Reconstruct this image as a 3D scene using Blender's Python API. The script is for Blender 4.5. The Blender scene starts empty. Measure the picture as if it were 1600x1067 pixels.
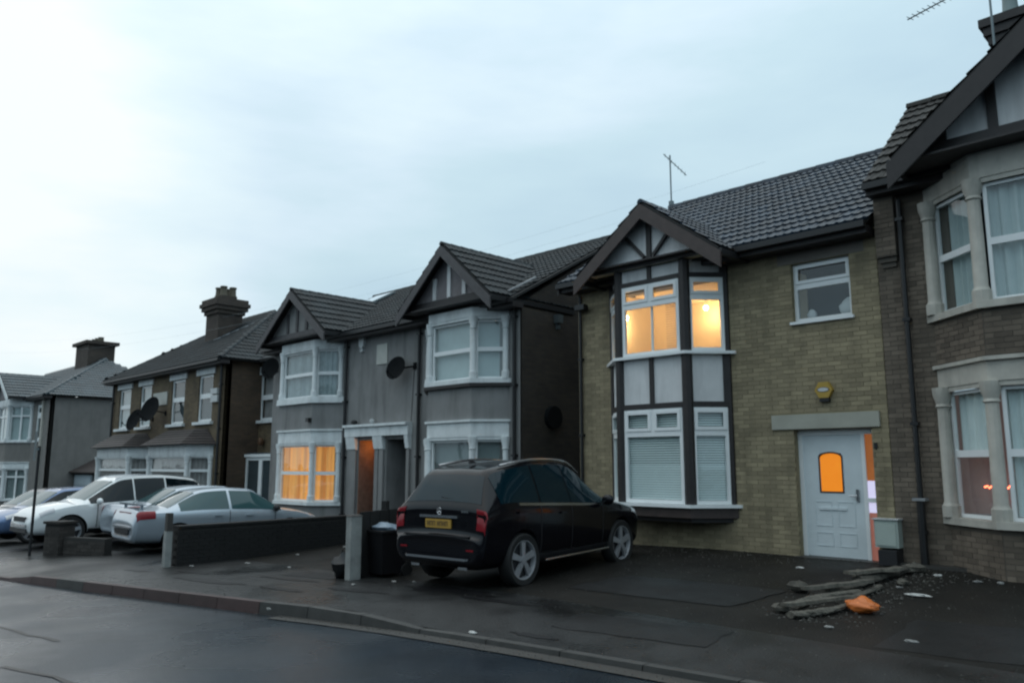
import bpy, bmesh, math, random
from mathutils import Vector, Matrix
from mathutils import noise as mnoise
random.seed(7)
S = bpy.context.scene
COL = S.collection
R = math.radians

# ------------------------------------------------------------------ camera
cd = bpy.data.cameras.new('camera'); cam = bpy.data.objects.new('camera', cd); COL.objects.link(cam)
cd.sensor_width = 36; cd.lens = 28.125; cd.clip_start = .1; cd.clip_end = 3000
cam.location = (0, 0, 1.6); cam.rotation_euler = (R(98.8), 0, R(45.2))
S.camera = cam
# ------------------------------------------------------------------ world: heavy cloud at dusk, brightest low in the west
W = bpy.data.worlds.new('World'); S.world = W; W.use_nodes = True
nt = W.node_tree; nt.nodes.clear()
def N(t, **k):
    n = nt.nodes.new(t)
    for a, b in k.items(): setattr(n, a, b)
    return n
SUN_EL, SUN_AZ = 7.0, -72.0      # azimuth measured from +Y towards +X
out = N('ShaderNodeOutputWorld')
sky = N('ShaderNodeTexSky', sky_type='NISHITA', sun_disc=False, sun_elevation=R(SUN_EL), sun_rotation=R(SUN_AZ))
b1 = N('ShaderNodeBackground'); b1.inputs[1].default_value = .05
nt.links.new(sky.outputs[0], b1.inputs[0])
tc = N('ShaderNodeTexCoord'); nrm = N('ShaderNodeVectorMath', operation='NORMALIZE'); nt.links.new(tc.outputs['Generated'], nrm.inputs[0])
def rgb(r, g, b): return (lin(r), lin(g), lin(b), 1)
def lin(h):
    h = h / 255.; return h / 12.92 if h <= .04045 else ((h + .055) / 1.055) ** 2.4
def Mth(op, a, b=None, c=None):
    n = N('ShaderNodeMath', operation=op)
    for i_, v_ in enumerate((a, b, c)):
        if v_ is None: continue
        if isinstance(v_, (int, float)): n.inputs[i_].default_value = v_
        else: nt.links.new(v_, n.inputs[i_])
    return n.outputs[0]
WEST = Vector((math.sin(R(-95)), math.cos(R(-95)), 0))
dot = N('ShaderNodeVectorMath', operation='DOT_PRODUCT'); dot.inputs[1].default_value = WEST; nt.links.new(nrm.outputs[0], dot.inputs[0]); dv = dot.outputs['Value']
sx = N('ShaderNodeSeparateXYZ'); nt.links.new(nrm.outputs[0], sx.inputs[0]); zv = Mth('MAXIMUM', sx.outputs[2], 0)
mp = N('ShaderNodeMapping'); mp.inputs['Scale'].default_value = (1.3, 1.3, 4.5); nt.links.new(nrm.outputs[0], mp.inputs[0])
nz = N('ShaderNodeTexNoise'); nz.inputs['Scale'].default_value = 2.4; nz.inputs['Detail'].default_value = 5; nz.inputs['Roughness'].default_value = .5
nt.links.new(mp.outputs[0], nz.inputs['Vector'])
gl = N('ShaderNodeMapRange', interpolation_type='SMOOTHSTEP'); gl.inputs[1].default_value = .74; gl.inputs[2].default_value = .98; gl.inputs[4].default_value = .27; nt.links.new(dv, gl.inputs[0])
t_ = Mth('MULTIPLY_ADD', dv, .10, .50); t_ = Mth('MULTIPLY_ADD', Mth('MINIMUM', zv, .8), .5, t_); t_ = Mth('ADD', t_, gl.outputs[0]); t_ = Mth('MULTIPLY_ADD', nz.outputs[0], .30, Mth('ADD', t_, -.085))
rp = N('ShaderNodeValToRGB'); cr = rp.color_ramp; nt.links.new(t_, rp.inputs[0])
cr.elements[0].position = .55; cr.elements[0].color = rgb(176, 206, 224)
cr.elements[1].position = 1; cr.elements[1].color = (.93, 1.0, 1.03, 1)
for p, c in ((.72, rgb(190, 217, 232)), (.80, rgb(200, 226, 238)), (.86, rgb(214, 235, 248)), (.93, rgb(229, 247, 254))):
    e = cr.elements.new(p); e.color = c
b2 = N('ShaderNodeBackground'); b2.inputs[1].default_value = 1.0
zm = Mth('MULTIPLY_ADD', Mth('POWER', zv, 2.5), .6, 1.0)   # overcast sky: zenith brighter than the horizon
zs_ = N('ShaderNodeVectorMath', operation='SCALE'); nt.links.new(rp.outputs[0], zs_.inputs[0]); nt.links.new(zm, zs_.inputs['Scale'])
nt.links.new(zs_.outputs[0], b2.inputs[0])
mx = N('ShaderNodeMixShader'); mx.inputs[0].default_value = .97
nt.links.new(b1.outputs[0], mx.inputs[1]); nt.links.new(b2.outputs[0], mx.inputs[2]); nt.links.new(mx.outputs[0], out.inputs[0])
# ------------------------------------------------------------------ sun behind the cloud
ld = bpy.data.lights.new('sun', 'SUN'); ld.energy = .10; ld.angle = R(20); ld.color = (1, .96, .92)
sun = bpy.data.objects.new('sun', ld); COL.objects.link(sun)
sv = Vector((math.sin(R(SUN_AZ)) * math.cos(R(SUN_EL)), math.cos(R(SUN_AZ)) * math.cos(R(SUN_EL)), math.sin(R(SUN_EL))))
sun.rotation_euler = sv.to_track_quat('Z', 'Y').to_euler()
S.view_settings.view_transform = 'Standard'; S.view_settings.look = 'None'
S.view_settings.exposure = 0; S.view_settings.gamma = 1; S.view_settings.use_curve_mapping = False
S.cycles.filter_width = 2.3
S.cycles.max_bounces = 6; S.cycles.caustics_reflective = False; S.cycles.caustics_refractive = False

# ------------------------------------------------------------------ materials
def mat(name, col, rough=.7, metal=0, var=.15, scale=3., bump=0, bscale=60., coat=0, emit=None, es=1., rvar=0, tint=0, spec=.5, streak=0):
    m = bpy.data.materials.new(name); m.use_nodes = True; t = m.node_tree; L = t.links.new
    p = t.nodes['Principled BSDF']
    p.inputs['Roughness'].default_value = rough; p.inputs['Metallic'].default_value = metal
    p.inputs['Coat Weight'].default_value = coat; p.inputs['Coat Roughness'].default_value = .04
    p.inputs['Specular IOR Level'].default_value = spec
    c = col if len(col) == 4 else (*col, 1)
    g = t.nodes.new('ShaderNodeNewGeometry')
    n = t.nodes.new('ShaderNodeTexNoise'); n.inputs['Scale'].default_value = scale; n.inputs['Detail'].default_value = 6; n.inputs['Roughness'].default_value = .62
    L(g.outputs['Position'], n.inputs['Vector'])
    r = t.nodes.new('ShaderNodeMapRange'); r.inputs[1].default_value = .25; r.inputs[2].default_value = .75
    r.inputs[3].default_value = 1 - var; r.inputs[4].default_value = 1 + var; L(n.outputs[0], r.inputs[0])
    v = t.nodes.new('ShaderNodeVectorMath'); v.operation = 'SCALE'; v.inputs[0].default_value = c[:3]; L(r.outputs[0], v.inputs['Scale'])
    o = v.outputs[0]
    if tint:
        a = t.nodes.new('ShaderNodeAttribute'); a.attribute_name = 'tint'
        oi = t.nodes.new('ShaderNodeObjectInfo')
        s = t.nodes.new('ShaderNodeMath'); s.operation = 'ADD'; L(a.outputs['Fac'], s.inputs[0]); L(oi.outputs['Random'], s.inputs[1])
        f = t.nodes.new('ShaderNodeMath'); f.operation = 'FRACT'; L(s.outputs[0], f.inputs[0])
        r2 = t.nodes.new('ShaderNodeMapRange'); r2.inputs[3].default_value = 1 - tint; r2.inputs[4].default_value = 1 + tint; L(f.outputs[0], r2.inputs[0])
        v2 = t.nodes.new('ShaderNodeVectorMath'); v2.operation = 'SCALE'; L(o, v2.inputs[0]); L(r2.outputs[0], v2.inputs['Scale']); o = v2.outputs[0]
    if streak:
        mpn = t.nodes.new('ShaderNodeMapping'); mpn.inputs['Scale'].default_value = (2.2, 2.2, .35); L(g.outputs['Position'], mpn.inputs[0])
        n3 = t.nodes.new('ShaderNodeTexNoise'); n3.inputs['Scale'].default_value = 2; n3.inputs['Detail'].default_value = 7; L(mpn.outputs[0], n3.inputs['Vector'])
        r3 = t.nodes.new('ShaderNodeMapRange'); r3.inputs[1].default_value = .48; r3.inputs[2].default_value = .72; r3.inputs[3].default_value = 1; r3.inputs[4].default_value = 1 - streak; L(n3.outputs[0], r3.inputs[0])
        v3 = t.nodes.new('ShaderNodeVectorMath'); v3.operation = 'SCALE'; L(o, v3.inputs[0]); L(r3.outputs[0], v3.inputs['Scale']); o = v3.outputs[0]
    L(o, p.inputs['Base Color'])
    if rvar:
        n4 = t.nodes.new('ShaderNodeTexNoise'); n4.inputs['Scale'].default_value = .55; n4.inputs['Detail'].default_value = 5; L(g.outputs['Position'], n4.inputs['Vector'])
        r4 = t.nodes.new('ShaderNodeMapRange'); r4.inputs[1].default_value = .35; r4.inputs[2].default_value = .62; r4.inputs[3].default_value = rough - rvar; r4.inputs[4].default_value = rough + rvar * .6
        L(n4.outputs[0], r4.inputs[0]); L(r4.outputs[0], p.inputs['Roughness'])
    if bump:
        nb = t.nodes.new('ShaderNodeTexNoise'); nb.inputs['Scale'].default_value = bscale; nb.inputs['Detail'].default_value = 3; L(g.outputs['Position'], nb.inputs['Vector'])
        b = t.nodes.new('ShaderNodeBump'); b.inputs['Strength'].default_value = bump; b.inputs['Distance'].default_value = .01; L(nb.outputs[0], b.inputs['Height']); L(b.outputs[0], p.inputs['Normal'])
    if emit:
        L(o, v.inputs[0]) if False else None
        p.inputs['Emission Color'].default_value = (*emit, 1); p.inputs['Emission Strength'].default_value = es
    return m
def brick_tex(name, c1, c2, mortar, rough=.85, rowh=.075, bw=.225):
    m = bpy.data.materials.new(name); m.use_nodes = True; t = m.node_tree; L = t.links.new; p = t.nodes['Principled BSDF']
    g = t.nodes.new('ShaderNodeNewGeometry'); s = t.nodes.new('ShaderNodeSeparateXYZ'); L(g.outputs['Position'], s.inputs[0])
    a = t.nodes.new('ShaderNodeMath'); a.operation = 'ADD'; L(s.outputs[0], a.inputs[0]); L(s.outputs[1], a.inputs[1])
    c = t.nodes.new('ShaderNodeCombineXYZ'); L(a.outputs[0], c.inputs[0]); L(s.outputs[2], c.inputs[1])
    b = t.nodes.new('ShaderNodeTexBrick'); b.inputs['Scale'].default_value = 1; b.inputs['Brick Width'].default_value = bw; b.inputs['Row Height'].default_value = rowh
    b.inputs['Mortar Size'].default_value = .008; b.inputs['Color1'].default_value = (*c1, 1); b.inputs['Color2'].default_value = (*c2, 1); b.inputs['Mortar'].default_value = (*mortar, 1)
    L(c.outputs[0], b.inputs['Vector'])
    n = t.nodes.new('ShaderNodeTexNoise'); n.inputs['Scale'].default_value = 1.3; n.inputs['Detail'].default_value = 7; L(g.outputs['Position'], n.inputs['Vector'])
    r = t.nodes.new('ShaderNodeMapRange'); r.inputs[1].default_value = .3; r.inputs[2].default_value = .7; r.inputs[3].default_value = .7; r.inputs[4].default_value = 1.2; L(n.outputs[0], r.inputs[0])
    v = t.nodes.new('ShaderNodeVectorMath'); v.operation = 'SCALE'; L(b.outputs['Color'], v.inputs[0]); L(r.outputs[0], v.inputs['Scale']); L(v.outputs[0], p.inputs['Base Color'])
    p.inputs['Roughness'].default_value = rough
    bp = t.nodes.new('ShaderNodeBump'); bp.inputs['Strength'].default_value = .5; bp.inputs['Distance'].default_value = .008; bp.invert = True; L(b.outputs['Fac'], bp.inputs['Height']); L(bp.outputs[0], p.inputs['Normal'])
    return m
def glass_mat(name, tintc=(.93, .97, .97), refl=1.0):
    m = bpy.data.materials.new(name); m.use_nodes = True; t = m.node_tree; L = t.links.new
    t.nodes.remove(t.nodes['Principled BSDF']); o = t.nodes['Material Output']
    tr = t.nodes.new('ShaderNodeBsdfTransparent'); tr.inputs[0].default_value = (*tintc, 1)
    gl = t.nodes.new('ShaderNodeBsdfGlossy'); gl.inputs['Roughness'].default_value = .03
    g = t.nodes.new('ShaderNodeNewGeometry')
    def mm(op, a, b=None):
        q = t.nodes.new('ShaderNodeMath'); q.operation = op
        for i_, v_ in enumerate((a, b)):
            if v_ is None: continue
            if isinstance(v_, (int, float)): q.inputs[i_].default_value = v_
            else: L(v_, q.inputs[i_])
        return q.outputs[0]
    dp = t.nodes.new('ShaderNodeVectorMath'); dp.operation = 'DOT_PRODUCT'; L(g.outputs['Incoming'], dp.inputs[0]); L(g.outputs['True Normal'], dp.inputs[1])
    fz = mm('POWER', mm('SUBTRACT', 1.0, mm('ABSOLUTE', dp.outputs['Value'])), 5.0); fo = mm('MULTIPLY_ADD', fz, .9)
    fo.node.inputs[2].default_value = .075; n = t.nodes.new('ShaderNodeTexNoise'); n.inputs['Scale'].default_value = 1.6; L(g.outputs['Position'], n.inputs['Vector'])
    b = t.nodes.new('ShaderNodeBump'); b.inputs['Strength'].default_value = .12; b.inputs['Distance'].default_value = .05; L(n.outputs[0], b.inputs['Height']); L(b.outputs[0], gl.inputs['Normal'])
    k = t.nodes.new('ShaderNodeMath'); k.operation = 'MULTIPLY'; k.inputs[1].default_value = 1.2 * refl; k.use_clamp = True; L(fo, k.inputs[0])
    x = t.nodes.new('ShaderNodeMixShader'); L(k.outputs[0], x.inputs[0]); L(tr.outputs[0], x.inputs[1]); L(gl.outputs[0], x.inputs[2]); L(x.outputs[0], o.inputs[0])
    return m
M = {}
M['tarmac_road'] = mat('road_asphalt', (.011, .018, .026), .32, var=.4, scale=1.2, bump=.45, bscale=60, rvar=.16, spec=.36)
M['tarmac_pave'] = mat('pavement_asphalt', (.015, .0155, .0155), .44, var=.7, scale=2.2, bump=.7, bscale=45, rvar=.24, spec=.34)
M['tarmac_fore'] = mat('forecourt_asphalt', (.0135, .0125, .0108), .6, var=.6, scale=.9, bump=.8, bscale=40, rvar=.16, spec=.18)
M['tarmac_patch'] = mat('repair_asphalt', (.014, .0145, .015), .5, var=.35, scale=2.5, bump=.6, bscale=50, rvar=.2, spec=.25)
M['grit'] = mat('grit', (.055, .052, .045), .8, var=.6, scale=40, tint=.6)
M['puddle'] = mat('wet_patch', (.006, .006, .007), .45, var=.2, spec=.3)
M['ground'] = mat('earth', (.05, .05, .04), .9)
M['kerb'] = mat('kerb_concrete', (.05, .049, .046), .6, var=.3, scale=5, bump=.3, tint=.2)
M['kerb_red'] = mat('kerb_reddish', (.058, .034, .032), .55, var=.3, scale=5, bump=.3, tint=.2)
M['gutter'] = mat('gutter_concrete', (.045, .042, .038), .5, var=.3)
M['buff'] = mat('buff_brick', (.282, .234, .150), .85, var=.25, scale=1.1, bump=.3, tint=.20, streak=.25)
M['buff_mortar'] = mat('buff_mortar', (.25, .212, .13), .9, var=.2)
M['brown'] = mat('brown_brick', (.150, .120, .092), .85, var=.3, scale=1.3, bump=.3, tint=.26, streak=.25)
M['brown_mortar'] = mat('brown_mortar', (.11, .095, .078), .9, var=.2)
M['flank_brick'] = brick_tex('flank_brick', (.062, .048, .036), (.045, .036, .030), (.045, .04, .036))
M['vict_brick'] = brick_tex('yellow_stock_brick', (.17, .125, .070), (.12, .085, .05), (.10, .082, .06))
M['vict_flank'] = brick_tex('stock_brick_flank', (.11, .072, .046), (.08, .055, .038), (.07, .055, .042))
M['grey_render'] = mat('grey_render', (.235, .232, .228), .9, var=.16, scale=1.4, bump=.35, bscale=45, streak=.28)
M['tan_render'] = mat('tan_render', (.20, .19, .178), .9, var=.12, scale=2, bump=.3, bscale=60, streak=.15)
M['panel_white'] = mat('white_panel', (.70, .70, .70), .6, var=.1, scale=2.2, streak=.25)
M['upvc'] = mat('white_upvc', (.84, .86, .86), .35, var=.04)
M['stone_white'] = mat('painted_stone', (.74, .77, .77), .6, var=.1, scale=6, streak=.2)
M['stone_cream'] = mat('cream_stone', (.50, .475, .42), .7, var=.14, scale=5, streak=.25, bump=.2)
M['timber_dark'] = mat('dark_timber', (.022, .018, .018), .55, var=.3, scale=8)
M['timber_brown'] = mat('brown_bargeboard', (.055, .038, .034), .55, var=.3, scale=6)
M['barge_grey'] = mat('grey_bargeboard', (.07, .065, .068), .6, var=.25, scale=6)
M['gable_grey'] = mat('gable_grey', (.20, .18, .185), .8, var=.2, scale=3)
M['tile_wet'] = mat('wet_concrete_tile', (.013, .027, .044), .42, var=.35, scale=2, bump=.2, tint=.35, spec=.28)
M['tile_dark'] = mat('dark_tile', (.013, .019, .022), .55, var=.4, scale=1.5, bump=.2, tint=.35, spec=.25)
M['tile_brown'] = mat('brown_tile', (.022, .022, .020), .6, var=.4, scale=1.5, bump=.2, tint=.4, spec=.25)
M['slate'] = mat('wet_slate', (.035, .055, .065), .30, var=.2, scale=1.5, tint=.2)
M['porch_tile'] = mat('porch_tile', (.034, .026, .024), .6, var=.3, scale=3, tint=.3)
M['underlay'] = mat('roof_underlay', (.02, .02, .02), .8)
M['gutter_black'] = mat('black_plastic', (.012, .012, .013), .45, var=.1)
M['lead'] = mat('lead_flashing', (.28, .29, .30), .45, var=.2)
M['glass'] = glass_mat('window_glass')
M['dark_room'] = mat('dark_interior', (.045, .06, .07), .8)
M['blind'] = mat('white_blind', (.50, .58, .58), .7, var=.08)
M['blind_bright'] = mat('bright_blind', (.78, .86, .85), .6, var=.04)
M['blind_mid'] = mat('grey_blind', (.22, .26, .26), .7, var=.1)
M['net'] = mat('net_curtain', (.40, .46, .47), .8, var=.2, scale=5)
M['net_pink'] = mat('pinkish_net_curtain', (.40, .37, .36), .8, var=.15, scale=4)
M['chrome'] = mat('brushed_chrome', (.55, .56, .58), .22, metal=1, var=.05)
M['alloy'] = mat('alloy_wheel', (.38, .39, .41), .42, metal=.5, var=.1)
M['tyre'] = mat('tyre_rubber', (.012, .012, .012), .75, var=.2)
M['black_paint'] = mat('black_car_paint', (.004, .004, .006), .16, coat=.22, var=.1, spec=.22)
M['silver_paint'] = mat('silver_car_paint', (.46, .52, .58), .3, metal=.45, coat=.6, var=.04)
M['white_paint'] = mat('white_car_paint', (.78, .80, .80), .3, coat=.6, var=.04)
M['blue_paint'] = mat('blue_car_paint', (.12, .19, .34), .28, metal=.35, coat=.6, var=.04)
M['dark_paint'] = mat('navy_car_paint', (.012, .020, .030), .28, coat=.6, var=.05)
M['car_glass'] = mat('tinted_car_glass', (.004, .009, .012), .05, var=.05, spec=.3)
M['suv_glass'] = mat('dark_bluish_car_glass', (.003, .015, .022), .05, var=.05, spec=.32)
M['car_glass_light'] = mat('clear_car_glass', (.04, .09, .095), .06, var=.05, spec=.45)
M['red_lens'] = mat('red_lamp_lens', (.22, .008, .014), .25, coat=.15, var=.1, spec=.3)
M['clear_lens'] = mat('clear_lamp_lens', (.5, .5, .52), .12, coat=.6, var=.1)
M['plate_yellow'] = mat('yellow_number_plate', (.46, .27, .05), .5, var=.05)
M['plastic_dark'] = mat('dark_car_plastic', (.015, .015, .017), .55, var=.1)
M['dish'] = mat('dark_dish', (.010, .011, .012), .9, var=.2, spec=.1)
M['alu'] = mat('aerial_aluminium', (.16, .19, .20), .45, metal=.6, var=.1)
M['alarm_yellow'] = mat('yellow_alarm_case', (.42, .27, .045), .5, var=.1)
M['alarm_white'] = mat('white_plastic', (.55, .57, .57), .5, var=.05)
M['meter'] = mat('meter_box_grey', (.40, .46, .42), .5, var=.06)
M['door_white'] = mat('white_door', (.64, .70, .72), .45, var=.08, scale=3)
M['door_grey'] = mat('grey_door', (.13, .15, .17), .6, var=.1)
M['lintel'] = mat('pale_lintel', (.37, .365, .31), .7, var=.12)
M['orange_glass'] = mat('lit_orange_glass', (.4, .14, .02), .3, emit=(.86, .25, .012), es=.8, var=.3)
M['curtain_lit'] = mat('lit_curtain', (.5, .25, .08), .8, emit=(.90, .34, .055), es=.55, var=.1)  # the curtain itself emits, standing in for lamps behind it
_t = M['curtain_lit'].node_tree; _p = _t.nodes['Principled BSDF']
_g = _t.nodes.new('ShaderNodeNewGeometry'); _m = _t.nodes.new('ShaderNodeMapping'); _m.inputs['Scale'].default_value = (1, 1, .06); _t.links.new(_g.outputs['Position'], _m.inputs[0])
_n = _t.nodes.new('ShaderNodeTexNoise'); _n.inputs['Scale'].default_value = 5.5; _n.inputs['Detail'].default_value = 3; _t.links.new(_m.outputs[0], _n.inputs['Vector'])  # upright noise bands paint the light and dark of folds into the glow
_r = _t.nodes.new('ShaderNodeValToRGB'); _r.color_ramp.elements[0].position = .36; _r.color_ramp.elements[0].color = (.55, .20, .045, 1); _r.color_ramp.elements[1].position = .62; _r.color_ramp.elements[1].color = (1.1, .46, .07, 1)
_e = _r.color_ramp.elements.new(.5); _e.color = (.85, .42, .12, 1)
_t.links.new(_n.outputs[0], _r.inputs[0]); _t.links.new(_r.outputs[0], _p.inputs['Emission Color'])
M['cream_wall'] = mat('cream_wall', (.74, .62, .42), .9, var=.05)
M['room_dim'] = mat('glowing_room_wall', (.34, .31, .30), .8, var=.15, emit=(.16, .115, .11), es=.3)  # faint emission stands in for lamplight on the room wall
M['bulb'] = mat('warm_bulb', (1, .9, .7), .5, emit=(1.0, .72, .36), es=14)
M['porch_orange'] = mat('orange_brick_recess', (.24, .14, .10), .8, var=.3, scale=6)
M['post_pale'] = mat('pale_gatepost', (.27, .28, .27), .7, var=.25, scale=6, streak=.3)
M['post_dark'] = mat('dark_gatepost', (.05, .046, .042), .7, var=.25, scale=6)
M['fence_dark'] = mat('dark_boundary', (.010, .010, .010), .8, var=.3)
M['wall_low'] = mat('low_wall_brick', (.042, .036, .032), .85, var=.3, scale=3, tint=.35)
M['wall_mortar'] = mat('low_wall_mortar', (.032, .03, .028), .9)
M['bin'] = mat('black_bin_plastic', (.008, .008, .010), .5, var=.2)
M['bag_black'] = mat('black_bin_bag', (.010, .011, .012), .3, var=.2)
M['bag_pale'] = mat('pale_rubbish', (.20, .26, .32), .4, var=.5, scale=30)
M['bag_orange'] = mat('orange_bag', (.60, .16, .035), .4, var=.15)
M['litter'] = mat('white_litter', (.50, .50, .48), .6, var=.2, scale=20)
M['litter_dull'] = mat('dull_litter', (.22, .22, .21), .6, var=.3, scale=20)
M['rubble'] = mat('weathered_log', (.085, .078, .064), .85, var=.65, scale=14, bump=.9, bscale=35, tint=.4)
M['plaque'] = mat('pale_plaque', (.50, .50, .46), .7, var=.1)
M['garage_white'] = mat('garage_door_white', (.40, .46, .50), .5, var=.05)
M['chimney_brick'] = brick_tex('chimney_brick', (.075, .055, .042), (.055, .042, .035), (.055, .048, .042))
M['pot'] = mat('clay_pot', (.10, .085, .06), .8, var=.2)
M['pot_pale'] = mat('pale_pot', (.24, .30, .30), .8, var=.15)
M['red_led'] = mat('red_lights', (1, .2, .1), .5, emit=(1, .16, .07), es=6)
M['skylight'] = mat('skylight_glass', (.75, .80, .82), .05, metal=.9, var=.03)
M['sign_grey'] = mat('sign_back', (.22, .24, .24), .4, var=.1)
M['wire'] = mat('overhead_wire', (.62, .70, .74), .6)

# ------------------------------------------------------------------ builders
ORG = {}
def thing(name, label, cat, loc=(0, 0, 0), rz=0, group=None, local=False):
    o = bpy.data.objects.new(name, None); COL.objects.link(o); o.empty_display_size = .3
    o.location = loc; o.rotation_euler = (0, 0, rz)
    o['label'] = label; o['category'] = cat
    if group: o['group'] = group
    ORG[o.name] = Vector((0, 0, 0)) if local else Vector(loc)
    return o
def top(o, label, cat, group=None):
    o['label'] = label; o['category'] = cat
    if group: o['group'] = group
    return o
def V3(*a): return Vector(a)
class MB:
    def __init__(s): s.v = []; s.f = []; s.t = []
    def poly(s, pts, tint=0):
        b = len(s.v); s.v += [Vector(p) for p in pts]; s.f.append(tuple(range(b, b + len(pts)))); s.t.append(tint)
    def hexa(s, p, tint=0):     # p: 4 bottom ccw, 4 top ccw
        b = len(s.v); s.v += [Vector(q) for q in p]
        for f in ((3, 2, 1, 0), (4, 5, 6, 7), (0, 1, 5, 4), (1, 2, 6, 5), (2, 3, 7, 6), (3, 0, 4, 7)):
            s.f.append(tuple(b + i for i in f)); s.t.append(tint)
        return s
    def box(s, x0, x1, y0, y1, z0, z1, tint=0):
        return s.hexa([(x0, y0, z0), (x1, y0, z0), (x1, y1, z0), (x0, y1, z0), (x0, y0, z1), (x1, y0, z1), (x1, y1, z1), (x0, y1, z1)], tint)
    def fbox(s, fr, u0, u1, v0, v1, d0, d1, tint=0):
        P = fr.P
        return s.hexa([P(u0, v0, d1), P(u1, v0, d1), P(u1, v0, d0), P(u0, v0, d0), P(u0, v1, d1), P(u1, v1, d1), P(u1, v1, d0), P(u0, v1, d0)], tint)
    def ext(s, pts, vec, tint=0):
        pts = [Vector(p) for p in pts]; vec = Vector(vec); n = len(pts); b = len(s.v)
        s.v += pts + [p + vec for p in pts]
        s.f.append(tuple(range(b + n - 1, b - 1, -1))); s.f.append(tuple(range(b + n, b + 2 * n))); s.t += [tint] * 2
        for i in range(n):
            j = (i + 1) % n; s.f.append((b + i, b + j, b + n + j, b + n + i)); s.t.append(tint)
        return s
    def prism(s, poly, z0, z1): return s.ext([(x, y, z0) for x, y in poly], (0, 0, z1 - z0))
    def bar(s, a, b, w, h, up=(0, 0, 1)):
        a = Vector(a); b = Vector(b); d = (b - a).normalized(); sd_ = d.cross(Vector(up)).normalized(); u = sd_.cross(d)
        s.hexa([a - sd_ * w / 2 - u * h / 2, b - sd_ * w / 2 - u * h / 2, b + sd_ * w / 2 - u * h / 2, a + sd_ * w / 2 - u * h / 2,
                a - sd_ * w / 2 + u * h / 2, b - sd_ * w / 2 + u * h / 2, b + sd_ * w / 2 + u * h / 2, a + sd_ * w / 2 + u * h / 2]); return s
    def tube(s, a, b, r0, r1=None, n=8):
        r1 = r0 if r1 is None else r1
        a = Vector(a); b = Vector(b); d = (b - a).normalized(); x = d.orthogonal().normalized(); y = d.cross(x); k = len(s.v)
        for c, r in ((a, r0), (b, r1)):
            for i in range(n):
                t = 2 * math.pi * i / n; s.v.append(c + (x * math.cos(t) + y * math.sin(t)) * r)
        for i in range(n):
            j = (i + 1) % n; s.f.append((k + i, k + j, k + n + j, k + n + i)); s.t.append(0)
        s.f.append(tuple(k + i for i in range(n - 1, -1, -1))); s.f.append(tuple(k + n + i for i in range(n))); s.t += [0, 0]
        return s
    def lathe(s, c, prof, n=14, axis='z', caps=True):
        c = Vector(c); k = len(s.v)
        for r, h in prof:
            for i in range(n):
                t = 2 * math.pi * i / n; a_, b_ = r * math.cos(t), r * math.sin(t)
                s.v.append(c + (V3(a_, b_, h) if axis == 'z' else V3(a_, h, b_)))
        for q in range(len(prof) - 1):
            for i in range(n):
                j = (i + 1) % n; f = (k + q * n + i, k + q * n + j, k + (q + 1) * n + j, k + (q + 1) * n + i)
                s.f.append(f if axis == 'z' else f[::-1]); s.t.append(0)
        for q, rev in ((0, True), (len(prof) - 1, False)):
            if caps and prof[q][0] > .001:
                f = tuple(k + q * n + i for i in range(n)); rev2 = rev if axis == 'z' else not rev
                s.f.append(f[::-1] if rev2 else f); s.t.append(0)
        return s
    def blob(s, c, rx, ry, rz, seed=0, n=10, m=7, amp=.25, flat=True):
        rnd = random.Random(seed); c = Vector(c); k = len(s.v)
        for j in range(m + 1):
            ph = math.pi * j / m
            for i in range(n):
                t = 2 * math.pi * i / n; q = 1 + amp * (rnd.random() - .5) * 2
                z = math.cos(ph) * rz * q
                if flat and z < -rz * .8: z = -rz * .8
                s.v.append(c + V3(math.sin(ph) * math.cos(t) * rx * q, math.sin(ph) * math.sin(t) * ry * q, z))
        for j in range(m):
            for i in range(n):
                i2 = (i + 1) % n; s.f.append((k + j * n + i, k + (j + 1) * n + i, k + (j + 1) * n + i2, k + j * n + i2)); s.t.append(0)
        return s
    def mesh(s, name, m, off=Vector((0, 0, 0)), smooth=False):
        me = bpy.data.meshes.new(name); me.from_pydata([tuple(v - off) for v in s.v], [], s.f)
        if m: me.materials.append(m)
        if any(s.t):
            a = me.attributes.new('tint', 'FLOAT', 'FACE'); a.data.foreach_set('value', s.t)
        if smooth:
            me.polygons.foreach_set('use_smooth', [True] * len(me.polygons)); me.set_sharp_from_angle(angle=R(smooth if smooth > 1 else 40))
        me.update(); return me
    def build(s, name, m, parent=None, smooth=False, label=None, kind=None, base=None):
        m = M[m] if isinstance(m, str) else m
        off = ORG.get(root_of(parent).name, Vector((0, 0, 0))) if parent else Vector(base or (0, 0, 0))
        o = bpy.data.objects.new(name, s.mesh(name, m, off, smooth)); COL.objects.link(o)
        if parent: o.parent = parent
        else: o.location = off
        if label: o['label'] = label
        if kind: o['kind'] = kind
        return o
def root_of(o):
    while o.parent: o = o.parent
    return o
class Fr:
    def __init__(s, p, q):      # wall frame from 2D p to q, facing out to the right of the direction p->q seen from above
        s.o = V3(p[0], p[1], 0); d = V3(q[0] - p[0], q[1] - p[1], 0); s.L = d.length; s.u = d.normalized(); s.n = V3(s.u.y, -s.u.x, 0)
    def P(s, u, v, d=0): return s.o + s.u * u + V3(0, 0, v) + s.n * d
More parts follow.
